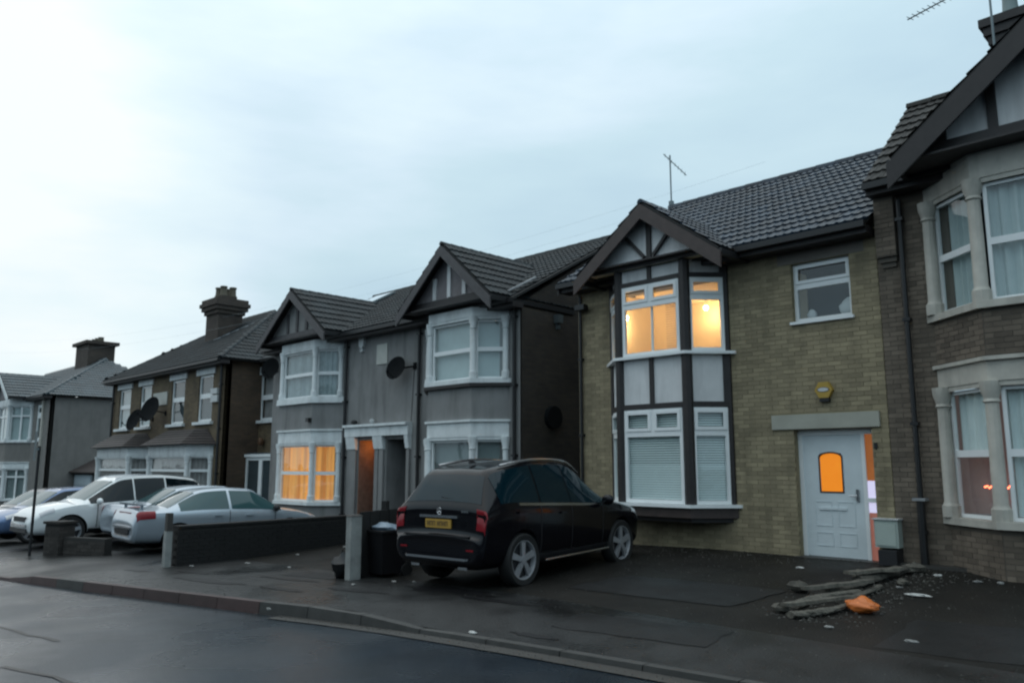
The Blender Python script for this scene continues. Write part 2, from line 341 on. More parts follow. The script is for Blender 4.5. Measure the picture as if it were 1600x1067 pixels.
def wall_face(mb, fr, u0, u1, v0, v1, holes, thick=.25, gable=None):
    us = sorted({u0, u1} | {h[i] for h in holes for i in (0, 1) if u0 < h[i] < u1})
    vs = sorted({v0, v1} | {h[i] for h in holes for i in (2, 3) if v0 < h[i] < v1})
    for a, b in zip(us, us[1:]):
        for c, d in zip(vs, vs[1:]):
            cu, cv = (a + b) / 2, (c + d) / 2
            if any(h[0] < cu < h[1] and h[2] < cv < h[3] for h in holes): continue
            mb.poly([fr.P(a, c), fr.P(b, c), fr.P(b, d), fr.P(a, d)]); mb.poly([fr.P(a, d, -thick), fr.P(b, d, -thick), fr.P(b, c, -thick), fr.P(a, c, -thick)])
    for h in holes:
        a, b, c, d = h
        mb.poly([fr.P(a, c), fr.P(a, d), fr.P(a, d, -thick), fr.P(a, c, -thick)]); mb.poly([fr.P(b, d), fr.P(b, c), fr.P(b, c, -thick), fr.P(b, d, -thick)])
        mb.poly([fr.P(a, c), fr.P(b, c), fr.P(b, c, -thick), fr.P(a, c, -thick)]); mb.poly([fr.P(a, d), fr.P(b, d), fr.P(b, d, -thick), fr.P(a, d, -thick)])
def unit_brick(name, m, w=.215, h=.065, d=.03):
    mb = MB(); mb.box(-w / 2, w / 2, -d / 2, d / 2, -h / 2, h / 2); return mb.mesh(name, m)
def brick_field(parent, fr, u0, u1, v0, v1, holes, matn, npart=300, bw=.225, rh=.075, proud=.006):
    """lay stretcher courses on a wall frame; the bricks nearest the camera become parts, the rest one stuff part"""
    rnd = random.Random(int(u0 * 100 + v0 * 7 + len(holes))); full = []; cut = []
    r = 0; v = v0
    while v + rh <= v1 + .001:
        u = u0 - (bw / 2 if r % 2 else 0)
        while u < u1:
            a, b = max(u, u0), min(u + bw - .010, u1)
            segs = [(a, b)]
            for h in holes:
                if v + rh - .01 > h[2] and v < h[3]:
                    ns = []
                    for x, y in segs:
                        if y <= h[0] or x >= h[1]: ns.append((x, y)); continue
                        if x < h[0]: ns.append((x, h[0]))
                        if y > h[1]: ns.append((h[1], y))
                    segs = ns
            for x, y in segs:
                if y - x > .205: full.append((x, y, v))
                elif y - x > .03: cut.append((x, y, v))
            u += bw
        v += rh; r += 1
    full.sort(key=lambda q: (fr.P((q[0] + q[1]) / 2, q[2], 0) - cam.location).length)
    me = unit_brick('brick', M[matn]); org = ORG[root_of(parent).name]
    ang = math.atan2(fr.u.y, fr.u.x)
    for x, y, v in full[:npart]:
        o = bpy.data.objects.new('brick', me); COL.objects.link(o); o.parent = parent
        o.location = fr.P((x + y) / 2, v + .0325, proud - .015 + rnd.uniform(-.002, .002)) - org; o.rotation_euler = (0, 0, ang)
    rest = full[npart:] + cut
    if rest:
        mb = MB()
        for x, y, v in rest: mb.fbox(fr, x, y, v, v + .065, -.02, proud + rnd.uniform(-.002, .002), rnd.random())
        mb.build('bricks', matn, parent, kind='stuff')
def window(parent, fr, u0, u1, v0, v1, cells, bar=.05, d=-.09, thick=.06, frame='upvc', back=None, backd=.12, openers=(), label=None, sill=None, name='window', slats=False, folds=False):
    """cells: fractions (a,b,c,e); a framed sash with one pane per cell; back: material of blind or curtain behind the glass"""
    mb = MB(); w, h = u1 - u0, v1 - v0; panes = []
    for i, (a, b, c, e) in enumerate(cells):
        x0, x1, y0, y1 = u0 + a * w, u0 + b * w, v0 + c * h, v0 + e * h
        bb = bar; dd = d
        mb.fbox(fr, x0, x1, y0, y0 + bb, dd - thick, dd); mb.fbox(fr, x0, x1, y1 - bb, y1, dd - thick, dd)
        mb.fbox(fr, x0, x0 + bb, y0 + bb, y1 - bb, dd - thick, dd); mb.fbox(fr, x1 - bb, x1, y0 + bb, y1 - bb, dd - thick, dd)
        if i in openers:
            q = bb * .6; k = bb * .9
            mb.fbox(fr, x0 + q, x1 - q, y0 + q, y0 + q + k, dd, dd + .018); mb.fbox(fr, x0 + q, x1 - q, y1 - q - k, y1 - q, dd, dd + .018)
            mb.fbox(fr, x0 + q, x0 + q + k, y0 + q + k, y1 - q - k, dd, dd + .018); mb.fbox(fr, x1 - q - k, x1 - q, y0 + q + k, y1 - q - k, dd, dd + .018)
        panes.append((x0 + bb, x1 - bb, y0 + bb, y1 - bb))
    wo = mb.build(name, frame, parent, label=label)
    for x0, x1, y0, y1 in panes:
        pb = MB(); pb.poly([fr.P(x0, y0, d - .03), fr.P(x1, y0, d - .03), fr.P(x1, y1, d - .03), fr.P(x0, y1, d - .03)]); pb.build('pane', 'glass', wo)
    if back:
        bb = MB(); D = d - thick - backd
        if slats:
            y = v0 + .03
            while y < v1 - .02:
                hs = .036 if y < v0 + (v1 - v0) * .40 else .026      # closed low down, tilted open above
                bb.hexa([fr.P(u0, y, D + .012), fr.P(u1, y, D + .012), fr.P(u1, y + .002, D - .012), fr.P(u0, y + .002, D - .012),
                         fr.P(u0, y + hs, D - .010), fr.P(u1, y + hs, D - .010), fr.P(u1, y + hs + .001, D - .016), fr.P(u0, y + hs + .001, D - .016)]); y += .044
            bb.build('venetian_blind', back, wo)
            rb = MB(); rb.fbox(fr, u0, u1, v0, v1, D - .03, D - .018); rb.build('room_backing', 'blind_mid', wo)  # darker sheet puts shadow lines between the open slats
        elif folds:
            n = max(8, int(w / .035)); pts = [(u0 + w * i / n, D + .03 * math.sin(i * 1.35) + .012 * math.sin(i * 3.1)) for i in range(n + 1)]
            for (a, da), (b, db) in zip(pts, pts[1:]): bb.poly([fr.P(a, v0, da), fr.P(b, v0, db), fr.P(b, v1, db), fr.P(a, v1, da)])
            bb.build('curtain', back, wo)
        else:
            bb.fbox(fr, u0, u1, v0, v1, D - .02, D); bb.build('blind' if back != 'dark_room' else 'room_backing', back, wo)
    if sill:
        sb = MB(); sb.fbox(fr, u0 - sill[1], u1 + sill[1], v0 - sill[0], v0 - .003, -.05, sill[2]); sb.build('sill', sill[3], wo)
    return wo
ROMAN = [(0, 0), (.06, .0), (.10, .020), (.14, .003), (.20, .003), (.24, .020), (.28, .003), (.30, .003)]
def tile_mesh(matn, w=.30, g=.34, prof=None, lift=.03):
    mb = MB(); prof = prof or ROMAN; k = w / .30
    pr = [((x - .15) * k, z) for x, z in prof]; L0 = g + .012
    for (x0, z0), (x1, z1) in zip(pr, pr[1:]):
        mb.poly([(x0, 0, z0 + lift), (x1, 0, z1 + lift), (x1, L0, z1), (x0, L0, z0)])
        mb.poly([(x0, 0, 0), (x1, 0, 0), (x1, 0, z1 + lift), (x0, 0, z0 + lift)])
    return mb.mesh('roof_tile', M[matn])
FLAT = [(0, 0), (.295, 0)]
def roof_tiles(parent, O, U, Vd, inside, umax, vmax, matn, w=.3, g=.34, npart=300, prof=None, seed=1, lift=.03):
    """courses of tiles on the plane O + U*u + Vd*v (Vd points up the slope)"""
    O = Vector(O); U = Vector(U).normalized(); Vd = Vector(Vd).normalized(); Nn = U.cross(Vd).normalized()
    if Nn.z < 0: Nn = -Nn
    g = vmax / max(1, round(vmax / g)); me = tile_mesh(matn, w, g, prof, lift); rot = Matrix((U, Vd, Nn)).transposed(); rnd = random.Random(seed); pos = []
    r = 0; v = 0
    while v < vmax - g * .3:
        u = w / 2 if (prof is None or r % 2 == 0) else 0
        while u < umax:
            if inside(u, v + g * .5): pos.append((u, v))
            u += w
        v += g; r += 1
    P = [(O + U * u + Vd * v) for u, v in pos]; P.sort(key=lambda p: (p - cam.location).length)
    org = ORG[root_of(parent).name]; flip = rot.determinant() < 0
    if flip: rot = Matrix((-U, Vd, Nn)).transposed()
    for p in P[:npart]:
        o = bpy.data.objects.new('roof_tile', me); COL.objects.link(o); o.parent = parent
        q = rot.to_euler(); o.rotation_euler = (q.x + rnd.uniform(-.006, .006), q.y + rnd.uniform(-.008, .008), q.z + rnd.uniform(-.004, .004)); o.location = p - org + Nn * rnd.uniform(0, .004)
    if P[npart:]:
        mb = MB()
        for p in P[npart:]:
            t = rnd.random() + .001
            b = len(mb.v); mb.v += [p + rot @ vv.co for vv in me.vertices]
            for pl in me.polygons: mb.f.append(tuple(b + i for i in pl.vertices)); mb.t.append(t)
        mb.build('roof_tiles', matn, parent, kind='stuff')
def slab(name, pts, n, th, m, parent, **k):
    mb = MB(); mb.ext(pts, Vector(n) * -th); return mb.build(name, m, parent, **k)
def ridge_caps(parent, a, b, m, r=.10, step=.42):
    a = Vector(a); b = Vector(b); L = (b - a).length; n = max(1, int(L / step)); d = (b - a) / n
    for i in range(n):
        p = a + d * i; q = p + d * .97; mb = MB(); x = d.normalized(); s_ = x.cross(V3(0, 0, 1)).normalized(); u = s_.cross(x)
        pr = [(-r, -r * .55), (-r * .7, r * .25), (0, r * .55), (r * .7, r * .25), (r, -r * .55)]
        A = [p + s_ * y + u * (z + .01) for y, z in pr]; B = [q + s_ * y + u * z for y, z in pr]
        for j in range(4): mb.poly([A[j], B[j], B[j + 1], A[j + 1]])
        mb.poly(A[::-1]); mb.poly(B)
        for t in range(len(mb.t)): mb.t[t] = (i * .37) % 1 + .001
        mb.build('ridge_tile', m, parent)
def downpipe(parent, x, y, z0, z1, r=.035, name='downpipe', hop=False):
    mb = MB(); mb.tube((x, y, z0), (x, y, z1), r, n=8)
    z = z0 + .5
    while z < z1: mb.box(x - r * 1.4, x + r * 1.4, y - r * 1.2, y + r * 1.6, z, z + .05); z += 1.6
    if hop: mb.box(x - .07, x + .07, y - .07, y + .07, z1 - .12, z1 + .02)
    return mb.build(name, 'gutter_black', parent)
def gutter(parent, p, q, m='gutter_black', r=.06):
    return MB().bar(p, q, .11, .10).build('gutter', m, parent)
def gable_roof(parent, cx, half, zf, za, yf, yb, tilem, fascia, w=.3, g=.34, npart=0, lip=.0, prof=None, bw=.20, ra=.09):
    """small roof over a bay, ridge running back; zf foot height, za apex height (top surface)"""
    sl = (za - zf) / half
    for sgn in (-1, 1):
        U = V3(0, 1, 0); foot = V3(cx + sgn * half, yf, zf); Vd = V3(-sgn * half, 0, za - zf); L0 = Vd.length; n = V3(sgn * (za - zf), 0, half).normalized()
        apex = V3(cx, yf, za)
        slab('roof_slope', [foot, foot + V3(0, yb - yf, 0), apex + V3(0, yb - yf, 0), apex], n, .05, 'underlay', parent)
        roof_tiles(parent, foot + n * .01, U, Vd, lambda u, v: True, yb - yf, L0, tilem, w, g, npart, prof, seed=int(cx * 10) + sgn)
        # bargeboard
        a = foot + V3(sgn * .05, -.05, -.05 * sl - .06); b = apex + V3(0, -.05, -.06)
        MB().ext([a, b, b - V3(0, 0, bw * math.hypot(1, sl)), a - V3(0, 0, bw * math.hypot(1, sl))], (0, .045, 0)).build('bargeboard', fascia, parent)
        c = foot + V3(sgn * .02, 0, -.07); MB().box(min(c.x - .04, c.x + .04), c.x + .04, yf, yb - .3, zf - .14, zf - .03).build('gutter', 'gutter_black', parent)
    ridge_caps(parent, (cx, yf - .03, za - .0), (cx, yb, za - .0), tilem, ra * .8, .30)

# ------------------------------------------------------------------ ground
KERB = [(40, 8.0), (10, 7.4), (-3.68, 6.37), (-4.69, 6.24), (-5.99, 6.07), (-7.47, 5.80), (-8.5, 5.62), (-10.0, 5.33), (-12.53, 4.91), (-16.65, 4.25), (-24, 3.2), (-40, 1.9), (-130, 0)]
KERB = KERB[::-1]
def ky(x):
    for (a, b), (c, d) in zip(KERB, KERB[1:]):
        if a <= x <= c: return b + (d - b) * (x - a) / (c - a)
    return KERB[0][1]
def gs(x): return .025 * (max(x, -46) + 8) if x < -8 else 0.
def sm(t): t = max(0, min(1, t)); return t * t * (3 - 2 * t)
def G(x, y):
    k = ky(x); z = gs(x) - .10 + .046 * max(min(y, 13) - 8, 0) - .012 * max(7 - y, 0)
    dip = .10 * (sm((x + 8.8) / 1.5)) + (.09 * sm((-16.3 - x) / .8))
    return z - dip * (1 - sm((y - k) / 1.1))
def road_z(x): return gs(x) - .265
xs = [-130, -100, -80, -65, -55, -48] + [-46 + i * .75 for i in range(77)] + [14, 20, 30, 40]
def sheet(name, x0, f0, f1, ny, zf, matn):
    mb = MB(); X = [x for x in xs]
    idx = {}
    for i, x in enumerate(X):
        for j in range(ny + 1):
            y = f0(x) + (f1(x) - f0(x)) * j / ny; idx[i, j] = len(mb.v); mb.v.append(V3(x, y, zf(x, y)))
    for i in range(len(X) - 1):
        for j in range(ny): mb.f.append((idx[i, j], idx[i + 1, j], idx[i + 1, j + 1], idx[i, j + 1])); mb.t.append(0)
    return mb.build(name, matn, None, kind='structure', smooth=60)
PB = 7.9
sheet('road', 0, lambda x: -14., lambda x: ky(x) - .02, 24, lambda x, y: road_z(x) + .02 * math.sin(math.pi * max(0, min(1, (ky(x) - y) / 9))), 'tarmac_road')
sheet('pavement', 0, lambda x: ky(x) + .12, lambda x: PB, 14, G, 'tarmac_pave')
sheet('forecourt', 0, lambda x: PB - .05, lambda x: 40., 30, lambda x, y: G(x, y) - .004, 'tarmac_fore')
sheet('far_pavement', 0, lambda x: -17., lambda x: -14.2, 3, lambda x, y: gs(x) - .05, 'tarmac_pave')
gb = MB(); gb.poly([(-1500, -1500, -1.45), (1500, -1500, -1.45), (1500, 1500, -1.45), (-1500, 1500, -1.45)]); gb.build('ground', 'ground', None, kind='structure')
kb = bpy.data.objects.new('kerb', None); COL.objects.link(kb); kb['kind'] = 'structure'; ORG['kerb'] = V3(0, 0, 0)
x = -31.; i = 0
while x < 9:
    step = .91; x1 = x + step * .985; mb = MB(); y0, y1 = ky(x), ky(x1)
    zt0, zt1 = G(x, y0 + .06) + .004, G(x1, y1 + .06) + .004; zr = road_z(x) - .08
    zt0 = max(zt0, road_z(x) + .03); zt1 = max(zt1, road_z(x1) + .03)
    t = random.random() + .001; e = .02
    mb.hexa([(x, y0, zr), (x1, y1, zr), (x1, y1 + .14, zr), (x, y0 + .14, zr), (x, y0 + e, zt0), (x1, y1 + e, zt1), (x1, y1 + .14, zt1), (x, y0 + .14, zt0)], t)
    mb.build('kerb_stone', 'kerb_red' if x < -10.2 and i % 7 != 3 else 'kerb', kb)
    x += step; i += 1
gmb = MB()
xx = -9.6
while xx < 20:
    a, b = ky(xx), ky(xx + 1); gmb.poly([(xx, a - .22, road_z(xx) + .012), (xx + 1, b - .22, road_z(xx + 1) + .012), (xx + 1, b - .005, road_z(xx + 1) + .014), (xx, a - .005, road_z(xx) + .014)]); xx += 1
gmb.build('gutter_strip', 'gutter', None, kind='structure')
def patch(name, pts, m, lift=.006, z=None, **k):
    mb = MB(); mb.poly([(x, y, (z(x, y) if z else G(x, y)) + lift) for x, y in pts]); return mb.build(name, m, None, kind='structure')
def wobble(cx, cy, rx, ry, ang, seed, n=18):
    rnd = random.Random(seed); o = []
    for i in range(n):
        t = 2 * math.pi * i / n; q = 1 + rnd.uniform(-.35, .3); a, b = rx * q * math.cos(t), ry * q * math.sin(t)
        o.append((cx + a * math.cos(ang) - b * math.sin(ang), cy + a * math.sin(ang) + b * math.cos(ang)))
    return o
for cx, cy, rx, ry, an, sd_ in ((-5.43, 7.44, .32, .12, .05, 1), (-13.0, 5.9, .9, .13, .13, 2), (-14.3, 6.3, .5, .10, .1, 3), (-11.0, 6.15, .55, .10, .1, 4), (-11.9, 6.8, .7, .09, .1, 5),
                                (-9.9, 6.7, .6, .10, .1, 6), (-8.9, 7.5, .9, .25, .1, 7), (-7.6, 7.3, .7, .10, .1, 8), (-6.1, 6.4, .35, .05, .12, 9), (-15.6, 5.8, .45, .08, .1, 10)):
    patch('wet_patch', wobble(cx, cy, rx, ry, an, sd_), 'puddle')
for a, b in (((-15, 2.3), (-10, 2.9)), ((-9, 2.2), (-3, 3.4))):
    d = V3(b[0] - a[0], b[1] - a[1], 0); n = 14; nn = V3(-d.y, d.x, 0).normalized(); rnd = random.Random(3); A = []; B = []
    for i in range(n + 1):
        p = V3(a[0], a[1], 0) + d * i / n + nn * rnd.uniform(-.05, .05); w_ = .02 + rnd.random() * .02; A.append((p.x + nn.x * w_, p.y + nn.y * w_)); B.append((p.x - nn.x * w_, p.y - nn.y * w_))
    patch('tar_seam', A + B[::-1], 'puddle', .004, lambda x, y: road_z(x) + .02 * math.sin(math.pi * max(0, min(1, (ky(x) - y) / 9))))

for q, (pts, a_) in enumerate((([(-7.6, 8.6), (-5.2, 8.8), (-5.1, 10.1), (-7.5, 9.9)], .0), ([(-12.6, 7.0), (-11.3, 7.2), (-11.3, 7.75), (-12.7, 7.6)], 0), ([(-6.2, 6.7), (-4.4, 7.0), (-4.5, 7.7), (-6.3, 7.45)], 0), ([(-3.2, 8.0), (-.8, 8.3), (-1.0, 9.8), (-3.3, 9.4)], 0))):
    rn = random.Random(q); P_ = []
    for (xa, ya), (xb, yb) in zip(pts, pts[1:] + pts[:1]):
        for t in range(6): P_.append((xa + (xb - xa) * t / 6 + rn.uniform(-.03, .03), ya + (yb - ya) * t / 6 + rn.uniform(-.03, .03)))
    c_x = sum(p[0] for p in P_) / len(P_); c_y = sum(p[1] for p in P_) / len(P_); mb = MB()
    for p, p2 in zip(P_, P_[1:] + P_[:1]):
        g0 = [(c_x + (p[0] - c_x) * k, c_y + (p[1] - c_y) * k) for k in (0, .34, .67, 1)]; g1 = [(c_x + (p2[0] - c_x) * k, c_y + (p2[1] - c_y) * k) for k in (0, .34, .67, 1)]
        mb.poly([(*g0[0], G(*g0[0]) + .005), (*g0[1], G(*g0[1]) + .005), (*g1[1], G(*g1[1]) + .005)])
        for k in (1, 2): mb.poly([(*g0[k], G(*g0[k]) + .005), (*g0[k + 1], G(*g0[k + 1]) + .005), (*g1[k + 1], G(*g1[k + 1]) + .005), (*g1[k], G(*g1[k]) + .005)])
    mb.build('tarmac_patch', 'tarmac_patch', None, kind='structure')
# loose grit and leaf crumbs, thickest along walls, kerb and drive edges
rn = random.Random(5); mb = MB()
def crumb(x, y, r, z):
    a = rn.uniform(0, 6.3); h = r * rn.uniform(.3, .9); c = [(x + r * math.cos(a + k * 2.1) * rn.uniform(.6, 1.2), y + r * math.sin(a + k * 2.1) * rn.uniform(.6, 1.2), z) for k in range(3)]
    t = (x, y, z + h); v = rn.random() + .001
    for k in range(3): mb.poly([c[k], c[(k + 1) % 3], t], v)
for _ in range(1500): x = rn.uniform(-15, -2.6); y = min(12.9, 12.95 - abs(rn.gauss(0, .5))); crumb(x, y, rn.uniform(.006, .02), G(x, y))
for _ in range(2600): x = rn.uniform(-17, 0); y = rn.uniform(7.2, 12.8); crumb(x, y, rn.uniform(.004, .014), G(x, y))
for _ in range(1500): x = rn.uniform(-16, -1); y = ky(x) + .15 + abs(rn.gauss(0, .5)); crumb(x, y, rn.uniform(.004, .012), G(x, y))
for _ in range(900): x = rn.uniform(-14, -1); y = ky(x) - .03 - abs(rn.gauss(0, .12)); crumb(x, y, rn.uniform(.004, .014), road_z(x) + .012)
for _ in range(700): x = rn.gauss(-4.3, .35); y = rn.uniform(8.6, 12.4); crumb(x, y, rn.uniform(.008, .03), G(x, y))
mb.build('grit', 'grit', None, kind='stuff')

# ================================================================== HOUSE 4: buff brick with lit timbered bay
YW = 13.0
z4 = .13
h4 = thing('brick_house', 'buff brick house with a dark timbered bay, its upstairs room brightly lit', 'house', (-8, YW, z4), group=None)
F4 = Fr((-11.05, YW), (-4.75, YW))
def U4(x): return x + 11.05
holes4 = [(U4(-10.15), U4(-7.45), .86, 5.06), (U4(-6.31), U4(-5.02), z4 - .05, 2.2), (U4(-6.21), U4(-5.20), 4.03, 5.05)]
w4 = MB(); wall_face(w4, F4, 0, F4.L, -.3, 5.42, holes4); w4.box(-11.05, -10.80, YW + .25, 21, -.3, 5.42)
wall4 = w4.build('wall', 'buff_mortar', h4)
brick_field(wall4, F4, 0, F4.L, -.22, 5.42, holes4 + [(U4(-6.68), U4(-4.87), 2.2, 2.45), (U4(-6.45), U4(-4.95), 5.05, 5.25)], 'buff')
MB().fbox(F4, U4(-6.68), U4(-4.87), 2.205, 2.45, -.06, .05).build('lintel', 'lintel', h4)
MB().fbox(F4, U4(-6.45), U4(-4.95), 5.055, 5.25, -.06, .008).build('lintel', mat('brownish_lintel', (.17, .15, .13), .8), h4)
window(h4, F4, U4(-6.21), U4(-5.20), 4.03, 5.05, [(0, 1, 0, .62), (0, 1, .62, 1)], bar=.06, openers=(1,), back='dark_room', backd=.45, sill=(.05, .04, .06, 'upvc'))
# things on that window ledge
for x, wv, hv in ((-6.0, .09, .16), (-5.36, .16, .26)):
    mb = MB(); mb.blob((x, YW + .28, 4.08 + hv * .55), wv, .05, hv * .6, seed=int(x * 10), amp=.12); o = mb.build('ornament', 'alarm_white', None, smooth=60, base=(x, YW + .28, 4.08))
    top(o, 'small pale rounded ornament on the ledge inside the upstairs square window' if x < -5.8 else 'larger pale boxy ornament at the right end of the upstairs window ledge', 'ornament')
# doorway
dd = MB(); D0 = YW + .14
dd.box(-6.31, -6.24, D0, D0 + .08, .10, 2.2); dd.box(-6.24, -5.02, D0, D0 + .08, 2.10, 2.2); dd.box(-5.26, -5.20, D0, D0 + .08, .10, 2.10); dd.box(-5.06, -5.02, D0, D0 + .08, .10, 2.10); dd.box(-5.20, -5.06, D0, D0 + .08, 1.02, 1.09)
dd.build('door_frame', 'upvc', h4)
dr = MB(); X0, X1 = -6.24, -5.26
gx0, gx1, gz0, gz1 = -5.96, -5.60, 1.18, 1.80
FD = Fr((X0, D0 + .02), (X1, D0 + .02))
wall_face(dr, FD, 0, X1 - X0, .13, 2.10, [(gx0 - X0, gx1 - X0, gz0, gz1)], thick=.05)
for u0, u1, v0, v1 in ((.16, .44, .30, .52), (.54, .82, .30, .52), (.16, .44, .62, 1.02), (.54, .82, .62, 1.02)):
    dr.fbox(FD, u0, u1, v0, v0 + .012, 0, .008); dr.fbox(FD, u0, u1, v1 - .012, v1, 0, .008); dr.fbox(FD, u0, u0 + .012, v0 + .012, v1 - .012, 0, .008); dr.fbox(FD, u1 - .012, u1, v0 + .012, v1 - .012, 0, .008)
door4 = dr.build('door', 'door_white', h4, label='pale door with an arched orange lit window')
ar = MB(); cxg = (gx0 + gx1) / 2; pts = [V3(gx0, D0 + .035, gz0), V3(gx1, D0 + .035, gz0)] + [V3(cxg + (gx1 - gx0) / 2 * math.cos(t), D0 + .035, gz1 - .07 + .07 * math.sin(t)) for t in [i * math.pi / 8 for i in range(9)]]
ar.ext(pts, (0, .01, 0)); ar.build('door_glass', 'orange_glass', door4)
fb = MB()
ip = [V3(p.x, D0 + .012, p.z) for p in pts]; op = [V3(cxg + (p.x - cxg) * 1.13, D0 + .012, (gz0 + gz1) / 2 + (p.z - (gz0 + gz1) / 2) * 1.08) for p in pts]
for i in range(len(ip)):
    j = (i + 1) % len(ip); fb.hexa([ip[i], ip[j], op[j], op[i]] + [q + V3(0, .02, 0) for q in (ip[i], ip[j], op[j], op[i])])
fb.build('glazing_bead', 'timber_dark', door4)
hb = MB(); hb.box(-5.38, -5.34, D0 - .01, D0 + .02, 1.03, 1.22); hb.tube((-5.36, D0 - .03, 1.12), (-5.47, D0 - .03, 1.12), .011); hb.build('handle', 'chrome', door4)
MB().box(gx0 - .05, gx1 + .05, D0 + .0, D0 + .02, .88, .92).build('letter_plate', 'door_white', door4)
sl = MB(); sl.box(-5.20, -5.06, D0 + .03, D0 + .04, 1.36, 2.10); sl.build('side_light', mat('lit_side_glass', (.4, .15, .05), .3, emit=(.42, .12, .025), es=.42, var=.3, scale=4), h4, label='narrow orange lit pane beside the door')
sl = MB(); sl.box(-5.20, -5.06, D0 + .03, D0 + .04, 1.09, 1.36); sl.box(-5.20, -5.06, D0 + .03, D0 + .04, .86, 1.02); sl.build('side_light', mat('bright_side_glass', (.5, .5, .6), .3, emit=(.55, .52, .72), es=.9, var=.2), h4, label='bright whitish lit pane beside the door')
sl = MB(); sl.box(-5.20, -5.06, D0 + .03, D0 + .04, .12, .86); sl.build('side_light', mat('reddish_side_glass', (.3, .15, .12), .3, emit=(.22, .075, .055), es=.8, var=.4, scale=5), h4, label='dull reddish pane low beside the door')
MB().box(-6.36, -4.98, YW - .12, YW + .26, .0, .125).build('door_step', 'gutter', h4)
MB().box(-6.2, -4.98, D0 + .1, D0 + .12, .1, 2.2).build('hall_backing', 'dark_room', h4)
# --- bay
A, B_, C_, D_ = (-10.15, YW), (-9.50, 12.40), (-8.0, 12.40), (-7.45, YW)
FL, FF, FRt = Fr(A, B_), Fr(B_, C_), Fr(C_, D_)
bay = MB()
def bayoff(o, a=A, b=B_, c=C_, d=D_):    # polygon pushed outward by o
    return [(a[0] - o, a[1]), (a[0] - o * .9, a[1] - o * .3), (b[0] - o * .42, b[1] - o), (c[0] + o * .42, c[1] - o), (d[0] + o * .9, d[1] - o * .3), (d[0] + o, d[1])]
def facets(mb, u0f, v0, v1, d0, d1):
    for fr in (FL, FF, FRt): mb.fbox(fr, u0f, fr.L - u0f, v0, v1, d0, d1)
for fr in (FL, FF, FRt):
    for v0, v1 in ((2.74, 3.60), (5.06, 5.36)):
        cuts = [0, fr.L / 2, fr.L] if fr is FF else [0, fr.L]
        for a_, b_ in zip(cuts, cuts[1:]): MB().fbox(fr, a_ + .001, b_ - .001, v0, v1, -.10, 0).build('panel', 'panel_white', h4)
tb = MB()
for P_ in (B_, C_):
    tb.prism([(P_[0] + .10 * math.cos(t), P_[1] + .02 + .10 * math.sin(t)) for t in [R(-90 + 22.5) + k * R(45) for k in range(8)]], .92, 5.36)
tb.prism([(A[0] - .02, A[1]), (A[0] - .02, A[1] - .05), (A[0] + .09, A[1] - .12), (A[0] + .13, A[1])], .92, 5.36)
tb.prism([(D_[0] + .02, D_[1]), (D_[0] - .13, D_[1]), (D_[0] - .09, D_[1] - .12), (D_[0] + .02, D_[1] - .05)], .92, 5.36)
tb.build('corner_post', 'timber_dark', h4)
for (fr, u) in ((FF, FF.L / 2),):
    MB().fbox(fr, u - .045, u + .045, 2.742, 3.60, 0, .035).build('timber_strip', 'timber_dark', h4); MB().fbox(fr, u - .045, u + .045, 5.12, 5.36, 0, .035).build('timber_strip', 'timber_dark', h4)
for v0, v1 in ((2.64, 2.74), (5.03, 5.12)):
    r_ = MB()
    for fr in (FL, FF, FRt): r_.fbox(fr, .07, fr.L - .07, v0, v1, -.06, .04)
    r_.build('timber_rail', 'timber_dark', h4)
for v0 in (3.60, .86):
    MB().prism(bayoff(.13), v0, v0 + .055).build('bay_sill', 'upvc', h4)
MB().prism(bayoff(.05), .68, .855).build('apron', 'timber_brown', h4)
MB().prism(bayoff(-.05), .60, .68).build('bay_floor', 'timber_dark', h4)
MB().prism(bayoff(-.02), 5.365, 5.42).build('bay_head', 'timber_dark', h4)
two = [(0, .5, .72, 1), (.5, 1, .72, 1), (0, 1, 0, .72)]
one = [(0, 1, .74, 1), (0, 1, 0, .74)]
window(h4, FF, .10, FF.L - .10, 3.66, 5.03, two, bar=.065, d=.03, openers=(0, 1), label='lit upper bay window, front')
window(h4, FRt, .07, FRt.L - .09, 3.66, 5.03, one, bar=.065, d=.03, openers=(0,), label='lit upper bay window, right side')
window(h4, FL, .09, FL.L - .07, 3.66, 5.03, one, bar=.065, d=.03, openers=(0,))
window(h4, FF, .10, FF.L - .10, .92, 2.64, [(0, .5, .74, 1), (.5, 1, .74, 1), (0, 1, 0, .74)], bar=.065, d=.03, openers=(0, 1), back='blind_bright', slats=True, backd=.02)
window(h4, FRt, .07, FRt.L - .09, .92, 2.64, one, bar=.065, d=.03, openers=(0,), back='blind_bright', slats=True, backd=.02)
window(h4, FL, .09, FL.L - .07, .92, 2.64, one, bar=.065, d=.03, openers=(0,), back='blind_bright', slats=True, backd=.02)
# mullion and inner blind in the lit window
MB().fbox(FF, FF.L * .5 - .02, FF.L * .5 + .02, 3.73, 4.64, -.06, -.035).build('mullion', 'upvc', h4)
bl = MB(); y = 3.72
while y < 4.6: bl.fbox(FF, FF.L * .68, FF.L - .14, y, y + .006, -.12, -.10); y += .045
bl.build('blind', mat('inner_blind', (.6, .45, .3), .7), h4)
